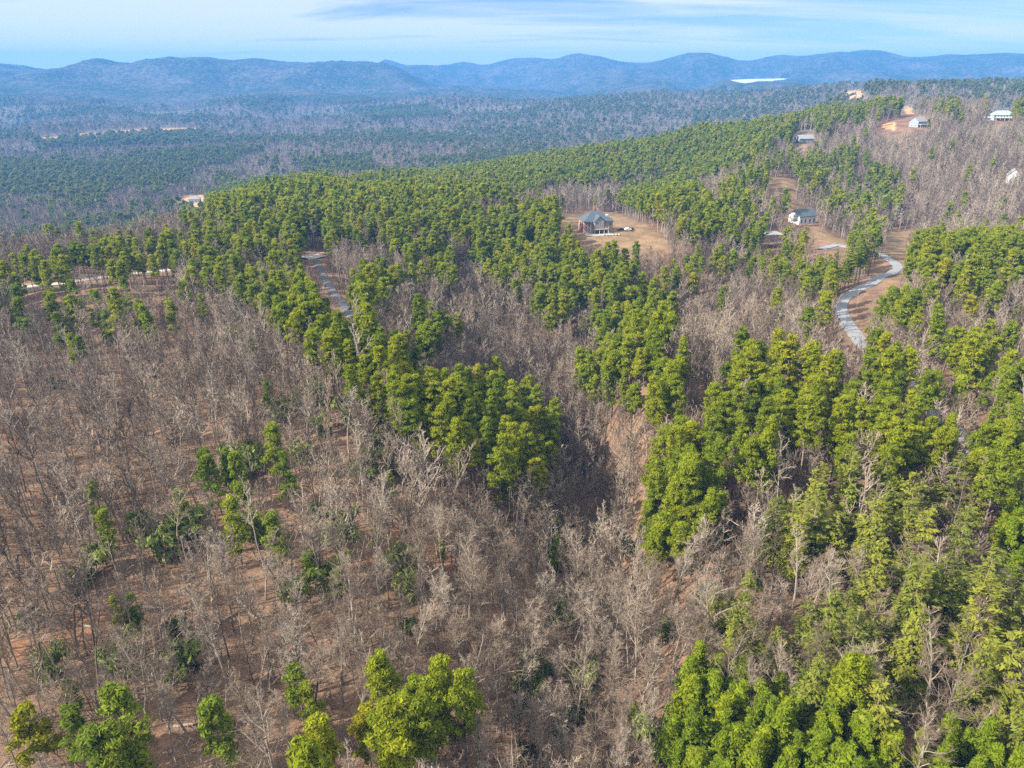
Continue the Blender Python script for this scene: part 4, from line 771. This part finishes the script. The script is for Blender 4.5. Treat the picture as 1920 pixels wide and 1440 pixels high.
def house_brick():
    hx, hy, hz = HOUSES['brick']
    h = empty('brick_house', (hx, hy, hz), math.radians(12), 'two-storey red brick house with dark slate roof and white gabled bay on a tan lawn', 'house')
    MB().quadbox(-9, 9, -6, 6, -1.5, 7.0).build('wall', M['brick'], h)
    rf = MB().hip(-9, 9, -6, 6, 7.05, 12.2, 0.6).build('roof', M['slate'], h)
    MB().quadbox(1.2, 2.3, 1.5, 2.5, 9, 13.2).build('chimney', M['brick'], rf); MB().quadbox(5.2, 6.6, -3.6, -2.4, 8.2, 10.4).build('skylight', M['wash'], rf)
    bay = MB().prism([(-3.4, 3.0), (2.6, 3.0), (2.6, 7.4), (-0.4, 10.6), (-3.4, 7.4)], -8.4, -5.9).build('gable_bay', M['bluegrey'], h); gable_roof(bay, -3.4, 2.6, -8.4, -2.0, 7.45, 10.65, M['slate'], 'y', 0.45, name='gable_roof')
    for x in (-2.5, -1.1, 0.3, 1.7): window(bay, x, -8.4, 3.9, 1.15, 3.2)
    window(bay, -0.4, -8.4, 7.7, 1.2, 1.3)
    for x in (-7.9, -4.8): window(h, x, -6, 4.3, 0.9, 1.6); window(h, x, -6, 0.9, 0.9, 1.6)
    window(h, 7.2, -6, 4.2, 1.5, 1.8); window(h, 7.2, -6, 0.9, 1.1, 1.6)
    for y in (-3.5, 0.5, 4.0): window(h, -9, y, 4.2, 1.1, 1.8, 'l')
    for x in (-2.4, -0.4, 1.6, 3.6): window(h, x, -6, 0.3, 1.6, 2.3, frame='dark')
    dk = MB().quadbox(-3.6, 5.4, -9.6, -6.05, 2.7, 2.95).build('deck', M['deck'], h)
    rl = MB(); rl.quadbox(2.65, 5.4, -9.6, -9.5, 3.85, 3.95); rl.quadbox(5.3, 5.4, -9.5, -6.05, 3.85, 3.95)
    for i in range(12): rl.quadbox(2.7 + i * 0.23, 2.74 + i * 0.23, -9.58, -9.54, 2.95, 3.85)
    rl.build('railing', M['wash'], dk)
    for x in (-3.4, -0.4, 2.5, 5.2): MB().tube((x, -9.4, -1), (x, -9.4, 2.7), 0.15, 0.13, 10).build('column', M['wash'], h)
    for x in (-7.2, -5.5): MB().tube((x, -7.2, -1), (x, -7.2, 6.6), 0.17, 0.14, 10).build('column', M['wash'], h)
    MB().quadbox(-8.2, -4.6, -7.6, -6.05, 6.6, 6.95).build('porch_roof', M['slate'], h)
    MB().quadbox(-9.5, 7.5, -13.0, -6.05, -1.5, 0.12).build('patio', M['concrete'], h); MB().quadbox(4.2, 5.2, -6.08, -6.0, 0.12, 2.3).build('door', M['dark'], h)
    ca, sa = math.cos(math.radians(12)), math.sin(math.radians(12)); w = lambda x, y: (hx + x * ca - y * sa, hy + x * sa + y * ca)
    rr = random.Random(5); names = ['pale boulder at the left end of the patio edge', 'low pale boulder second along the patio edge', 'pale boulder at the middle of the patio edge', 'broad pale boulder fourth along the patio edge', 'pale boulder fifth along the patio edge', 'pale boulder at the right end of the patio edge']
    for i, lb in enumerate(names):
        X_, Y_ = w(1.0 + i * 1.9, -13.6 - 0.2 * (i % 2)); b = bmesh.new(); bmesh.ops.create_icosphere(b, subdivisions=2, radius=0.75)
        for v in b.verts: v.co *= rr.uniform(0.85, 1.15); v.co.z *= 0.75
        me = bpy.data.meshes.new('boulder'); b.to_mesh(me); b.free(); me.materials.append(M['stone'])
        tag(link('boulder', me, None, (X_, Y_, float(ground(X_, Y_)[0]) + 0.35), i), lb, 'boulder', 'boulders edging the patio')
    def car(x, y, rz, pm, label):
        X_, Y_ = w(x, y); e = empty('parked_car', (X_, Y_, float(ground(X_, Y_)[0]) + 0.05), rz, label, 'car', 'cars parked beside the brick house')
        MB().prism([(-2.2, 0.35), (2.2, 0.35), (2.25, 0.85), (1.3, 0.98), (0.7, 1.5), (-1.1, 1.55), (-1.9, 1.0), (-2.25, 0.9)], -0.9, 0.9).build('body', M[pm], e)
        for sy in (-0.93, 0.9): MB().quadbox(-1.2, 0.75, sy, sy + 0.03, 1.02, 1.42).build('window', M['glass'], e)
        for xx in (-1.4, 1.4):
            for sy in (-0.95, 0.73): MB().tube((xx, sy, 0.34), (xx, sy + 0.22, 0.34), 0.34, 0.34, 14).build('wheel', M['rubber'], e)
    car(16.0, -1.0, 0.5, 'dark', 'dark car parked beside the brick house, nearer to its wall'); car(21.5, 1.0, 0.3, 'carwhite', 'white car parked on the pale yard right of the brick house'); car(25.0, 4.5, 0.9, 'dark', 'dark car parked behind the white car, farthest from the brick house')
def house_plain(key, name, label, rz, Lx, Ly, Hh, wall, roof, rise, hip=True, wins=4, storeys=1, chimney=False, porch=False, base=3.0):
    hx, hy, hz = HOUSES[key]; h = empty(name, (hx, hy, hz), rz, label, 'house'); x0, x1, y0, y1 = -Lx / 2, Lx / 2, -Ly / 2, Ly / 2
    if hip: MB().quadbox(x0, x1, y0, y1, -base, Hh).build('wall', M[wall], h); r_ = MB().hip(x0, x1, y0, y1, Hh + 0.04, Hh + rise, 0.6).build('roof', M[roof], h)
    else:
        b = MB(); k = 5; pts = [(y0, -base), (y1, -base), (y1, Hh), (0, Hh + rise - 0.05), (y0, Hh)]
        b.V += [(x0, *q) for q in pts] + [(x1, *q) for q in pts]; b.F += [tuple(reversed(range(5))), tuple(range(5, 10))] + [(i, (i + 1) % 5, 5 + (i + 1) % 5, 5 + i) for i in range(5)]
        b.build('wall', M[wall], h); r_ = gable_roof(h, x0, x1, y0, y1, Hh, Hh + rise, M[roof])
    if chimney: MB().quadbox(Lx * 0.15, Lx * 0.15 + 0.9, 0.6, 1.5, Hh, Hh + rise + 1.0).build('chimney', M['stone'], r_)
    fh = Hh / storeys
    for s in range(storeys):
        for i in range(wins): window(h, x0 + Lx * (i + 0.5) / wins, y0, s * fh + 0.8, min(1.5, Lx / wins * 0.55), fh * 0.5)
        for yy in (-Ly * 0.22, Ly * 0.22): window(h, x0, yy, s * fh + 0.8, 1.1, fh * 0.5, 'l')
    if porch:
        d = MB().quadbox(x0 + 1, x1 - 1, y0 - 2.6, y0 - 0.02, fh * (storeys - 1) - 0.1 if storeys > 1 else 0, (fh * (storeys - 1) if storeys > 1 else 0) + 0.18).build('deck', M['wash'], h)
        n_ = 5
        for i in range(n_): MB().quadbox(x0 + 1.2 + (Lx - 2.6) * i / (n_ - 1), x0 + 1.45 + (Lx - 2.6) * i / (n_ - 1), y0 - 2.5, y0 - 2.25, -base, fh * (storeys - 1) - 0.12 if storeys > 1 else -0.02).build('post', M['wash'], h)
    return h
house_brick()
wh = house_plain('white', 'white_house', 'white house with dark blue-grey roof above the yellow bank', math.radians(22), 14, 10, 5.2, 'wash', 'slate', 3.6, False, 4, 1)
house_plain('grey', 'grey_house', 'grey house with pale metal roof half hidden in the hilltop pines', math.radians(10), 16, 9, 4.5, 'bluegrey', 'greyroof', 3.2, False, 4, 1, base=2)
house_plain('ridge', 'ridge_house', 'pale house with grey roof on the red cleared ridge', math.radians(28), 14, 10, 5.6, 'bluegrey', 'greyroof', 4.0, False, 5, 2, True, True)
house_plain('ranch', 'ranch_house', 'large white house with hipped blue roof at the far right ridge', math.radians(-4), 21, 10, 5.8, 'wash', 'bluemetal', 4.2, True, 7, 2, False, True)
house_plain('hill', 'gabled_house', 'small white gabled house among bare trees on the right slope', math.radians(60), 11, 8, 6.0, 'wash', 'greyroof', 4.5, False, 2, 1)
house_plain('valley', 'valley_house', 'white house in a clearing at the foot of the hill', math.radians(15), 16, 10, 5.5, 'wash', 'greyroof', 3.2, True, 4, 1, base=2)
hx, hy, hz = HOUSES['shelter']; sh = empty('open_shelter', (hx, hy, hz), 0.15, 'pale roofed open shelter on posts standing among the pines', 'shelter')
MB().hip(-5, 5, -3.2, 3.2, 7.5, 9.0, 0.4).build('roof', M['greyroof'], sh)
for x in (-4.6, 0, 4.6):
    for y in (-2.9, 2.9): MB().tube((x, y, -2), (x, y, 7.35), 0.16, 0.14, 8).build('post', M['wash'], sh)
MB().quadbox(-4.8, 4.8, -3.0, 3.0, 3.2, 3.5).build('floor_deck', M['deck'], sh)
for x, y, lb in ((1661, 213, 'small white outbuilding behind the bare ridge trees, left of the ridge house'), (1686, 209, 'small white shed by the ridge track above the orange bank'), (1847, 226, 'low white garage just left of the blue-roofed white house')):
    X_, Y_, Z_ = at(x, y, True); e = empty('outbuilding', (X_, Y_, Z_), 0.2, lb, 'outbuilding', 'small white buildings on the ridge'); MB().quadbox(-4, 4, -2.5, 2.5, -2, 3).build('wall', M['wash'], e); MB().hip(-4, 4, -2.5, 2.5, 3.03, 4.4, 0.3).build('roof', M['wash'], e); window(e, 1.5, -2.5, 0.9, 1.2, 1.2)
for x, y, lb in ((1697, 490, 'pale wooden utility pole at the top of the road bend'), (1834, 512, 'pale wooden utility pole in front of the olive pines at far right')):
    X_, Y_, Z_ = at(x, y, True); e = empty('utility_pole', (X_, Y_, Z_), 0.4, lb, 'utility pole', 'roadside utility poles'); MB().tube((0, 0, -1), (0, 0, 11), 0.17, 0.11, 8).build('pole', M['log'], e); MB().quadbox(-1.1, 1.1, 0.12, 0.22, 10.1, 10.25).build('crossarm', M['log'], e)
# ------------------------------------------------------------------ fallen logs and evergreen shrubs
LOGS = [(1285 - 380, 1020, 0.3, 9, 'pale log lying below the bottom of the long pine belt'), (920, 1022, -0.6, 10, 'pale fallen log in the middle of the red patch'), (965, 1035, -0.9, 8, 'grey fallen log beside the dark evergreen shrubs'), (460, 1140, -0.8, 11, 'broken pale trunk leaning on the lower slope'), (560, 1210, -0.9, 7, 'short pale log low on the brown slope'), (400, 1180, 0.9, 12, 'long dark log across the lower slope'), (285, 1145, 0.1, 9, 'grey log beside the small green pines'), (320, 1235, 0.7, 12, 'long pale log below the middle of the slope'), (175, 1180, -0.3, 6, 'short log on the orange clay patch'),
        (900, 1135, 0.05, 10, 'straight pale log lying level in the ravine woods'), (1500, 1310, 0.5, 9, 'pale leaning log beside the feathery pines'), (1790, 1315, 0.55, 10, 'white fallen log in the gap between feathery pines'), (365, 1360, 0.15, 8, 'pale log behind the bottom green pines'), (350, 870, 0.2, 9, 'dark log on the upper slope'), (270, 735, 0.3, 7, 'dark stump log high on the slope'), (380, 545, 0.0, 7, 'dark log on bare ground below the roadside pines'), (1070, 1210, -0.4, 8, 'dark log in the middle ravine'), (820, 960, -0.9, 9, 'bleached log under the pine belt')]
for x, y, rz, ln, lb in LOGS:
    X_, Y_, Z_ = at(x, y, True); b = MB(); p = (-ln / 2, 0, 0.3)
    for k in range(4):
        q = (-ln / 2 + ln * (k + 1) / 4, pr.gauss(0, 0.25), 0.3 + pr.uniform(0, 0.3)); b.tube(p, q, 0.30 - 0.045 * k, 0.255 - 0.045 * k, 7); p = q
    for k in range(5): s_ = -ln / 2 + ln * pr.uniform(0.3, 1); b.tube((s_, 0, 0.35), (s_ + pr.uniform(0, 1), pr.uniform(-1.5, 1.5), pr.uniform(0.5, 1.8)), 0.08, 0.02, 4)
    tag(b.build('fallen_log', M['log'], None, (X_, Y_, Z_), rz), lb, 'log', 'fallen logs on the slope')
sh_forms = []
for i in range(4):
    r2 = np.random.default_rng(1300 + i); n_ = 11; Lc = np.stack([r2.normal(size=n_) * 1.1, r2.normal(size=n_) * 1.1, r2.uniform(0.5, 2.6, n_)], 1); V, F, ti = lobes_crown(r2, Lc, r2.uniform(0.6, 1.1, n_), 60, 0.33); t_ = MB()
    for q in Lc: t_.tube((0, 0, -0.4), q, 0.06, 0.02, 4)
    sh_forms.append((t_.mesh('shrub_trunk', M['bark']), me_from('shrub_crown', V, F, [M['shrub']], None, ti)))
SHR = [(1030,1010),(1042,1035),(1050,1060),(1085,1020),(1062,1000),(1170,1000),(1175,1030),(930,985),(925,1000),(755,1175),(1000,1440),(985,1410),(1105,1240),(1050,1360),(1090,1330),(1290,560),(830,615),(770,680),(900,640),(1110,860),(1095,880),(1160,900),(1340,900),(1360,1010),(1300,1060),(110,720),(170,770),(400,735),(290,700),(330,1170),(345,1250),(60,1160),(600,960),(1250,1180),(1420,1090),(1560,1060),(980,1330)]
for k, (x, y) in enumerate(SHR):
    X_, Y_, Z_ = at(x, y, True, 1.5)
    side = 'left part' if x < 640 else 'middle' if x < 1100 else 'right part'; row = 'top' if y < 800 else 'upper middle' if y < 1030 else 'lower middle' if y < 1200 else 'bottom'
    e = empty('evergreen_shrub', (X_, Y_, Z_), pr.uniform(0, 6), 'dark evergreen shrub under leafless trees, %s of the %s band' % (side, row), 'shrub', 'evergreen shrubs under leafless trees, %s of the %s band' % (side, row)); e.scale = [pr.uniform(0.7, 1.25)] * 3
    for pn, me in zip(('trunk', 'crown'), sh_forms[k % 4]):
        c = bpy.data.objects.new(pn, me); COL.objects.link(c); c.parent = e
fz = [(a, bpy.data.meshes.new('sapling_crown')) for a, b_ in sh_forms]
for (a, me), (t0, c0) in zip(fz, sh_forms): 
    b = bmesh.new(); b.from_mesh(c0); b.to_mesh(me); b.free(); me.materials.append(M['fuzz'])
SAP = [(560,750),(590,745),(640,760),(690,770),(720,800),(700,830),(660,790),(530,770),(600,800),(450,860),(480,870),(430,890),(560,855),(380,1000),(340,1000),(490,1010),(300,1030),(150,1080),(170,1060),(260,1000),(100,1250),(230,1240),(330,1260),(700,880),(735,875),(760,1100),(750,1060),(1040,990),(1060,1150),(1090,1270),(1010,1260),(980,1290),(640,650),(480,660),(440,640),(650,1000),(620,1090),(545,1110),(1300,1350),(1330,1120),(1480,990),(1240,1390)]
for k, (x, y) in enumerate(SAP):
    X_, Y_, Z_ = at(x, y, True, 2.5); side = 'left part' if x < 640 else 'middle' if x < 1100 else 'right part'; row = 'upper' if y < 900 else 'middle' if y < 1100 else 'lower'
    e = empty('green_sapling', (X_, Y_, Z_), pr.uniform(0, 6), 'hazy pale green sapling on the forest floor, %s of the %s slope' % (side, row), 'sapling', 'pale green saplings, %s of the %s slope' % (side, row)); q = pr.uniform(1.0, 1.7); e.scale = (q, q, q * 1.6)
    for pn, me in zip(('trunk', 'crown'), fz[k % 4]):
        c = bpy.data.objects.new(pn, me); COL.objects.link(c); c.parent = e
# ------------------------------------------------------------------ lake
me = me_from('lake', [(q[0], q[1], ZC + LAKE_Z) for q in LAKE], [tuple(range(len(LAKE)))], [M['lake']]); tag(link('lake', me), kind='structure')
# ------------------------------------------------------------------ the air
hb = MB().quadbox(-7950, 7950, -7950, 7950, ZC - 290, max(o.matrix_world.translation.z + max(v[2] for v in o.bound_box) for o in COL.objects if o.name == 'mountains') + 3)
hz_ = hb.build('haze', None); tag(hz_, 'thin blue haze filling the valley air', 'haze', None, 'stuff')
m = bpy.data.materials.new('air'); m.use_nodes = True; n = m.node_tree.nodes; n.clear(); o_ = n.new('ShaderNodeOutputMaterial'); pv = n.new('ShaderNodeVolumePrincipled')
pv.inputs['Color'].default_value = (0.085, 0.295, 0.69, 1); pv.inputs['Density'].default_value = 1.5e-4; pv.inputs['Anisotropy'].default_value = 0.0
m.node_tree.links.new(pv.outputs[0], o_.inputs['Volume']); hz_.data.materials.clear(); hz_.data.materials.append(m)
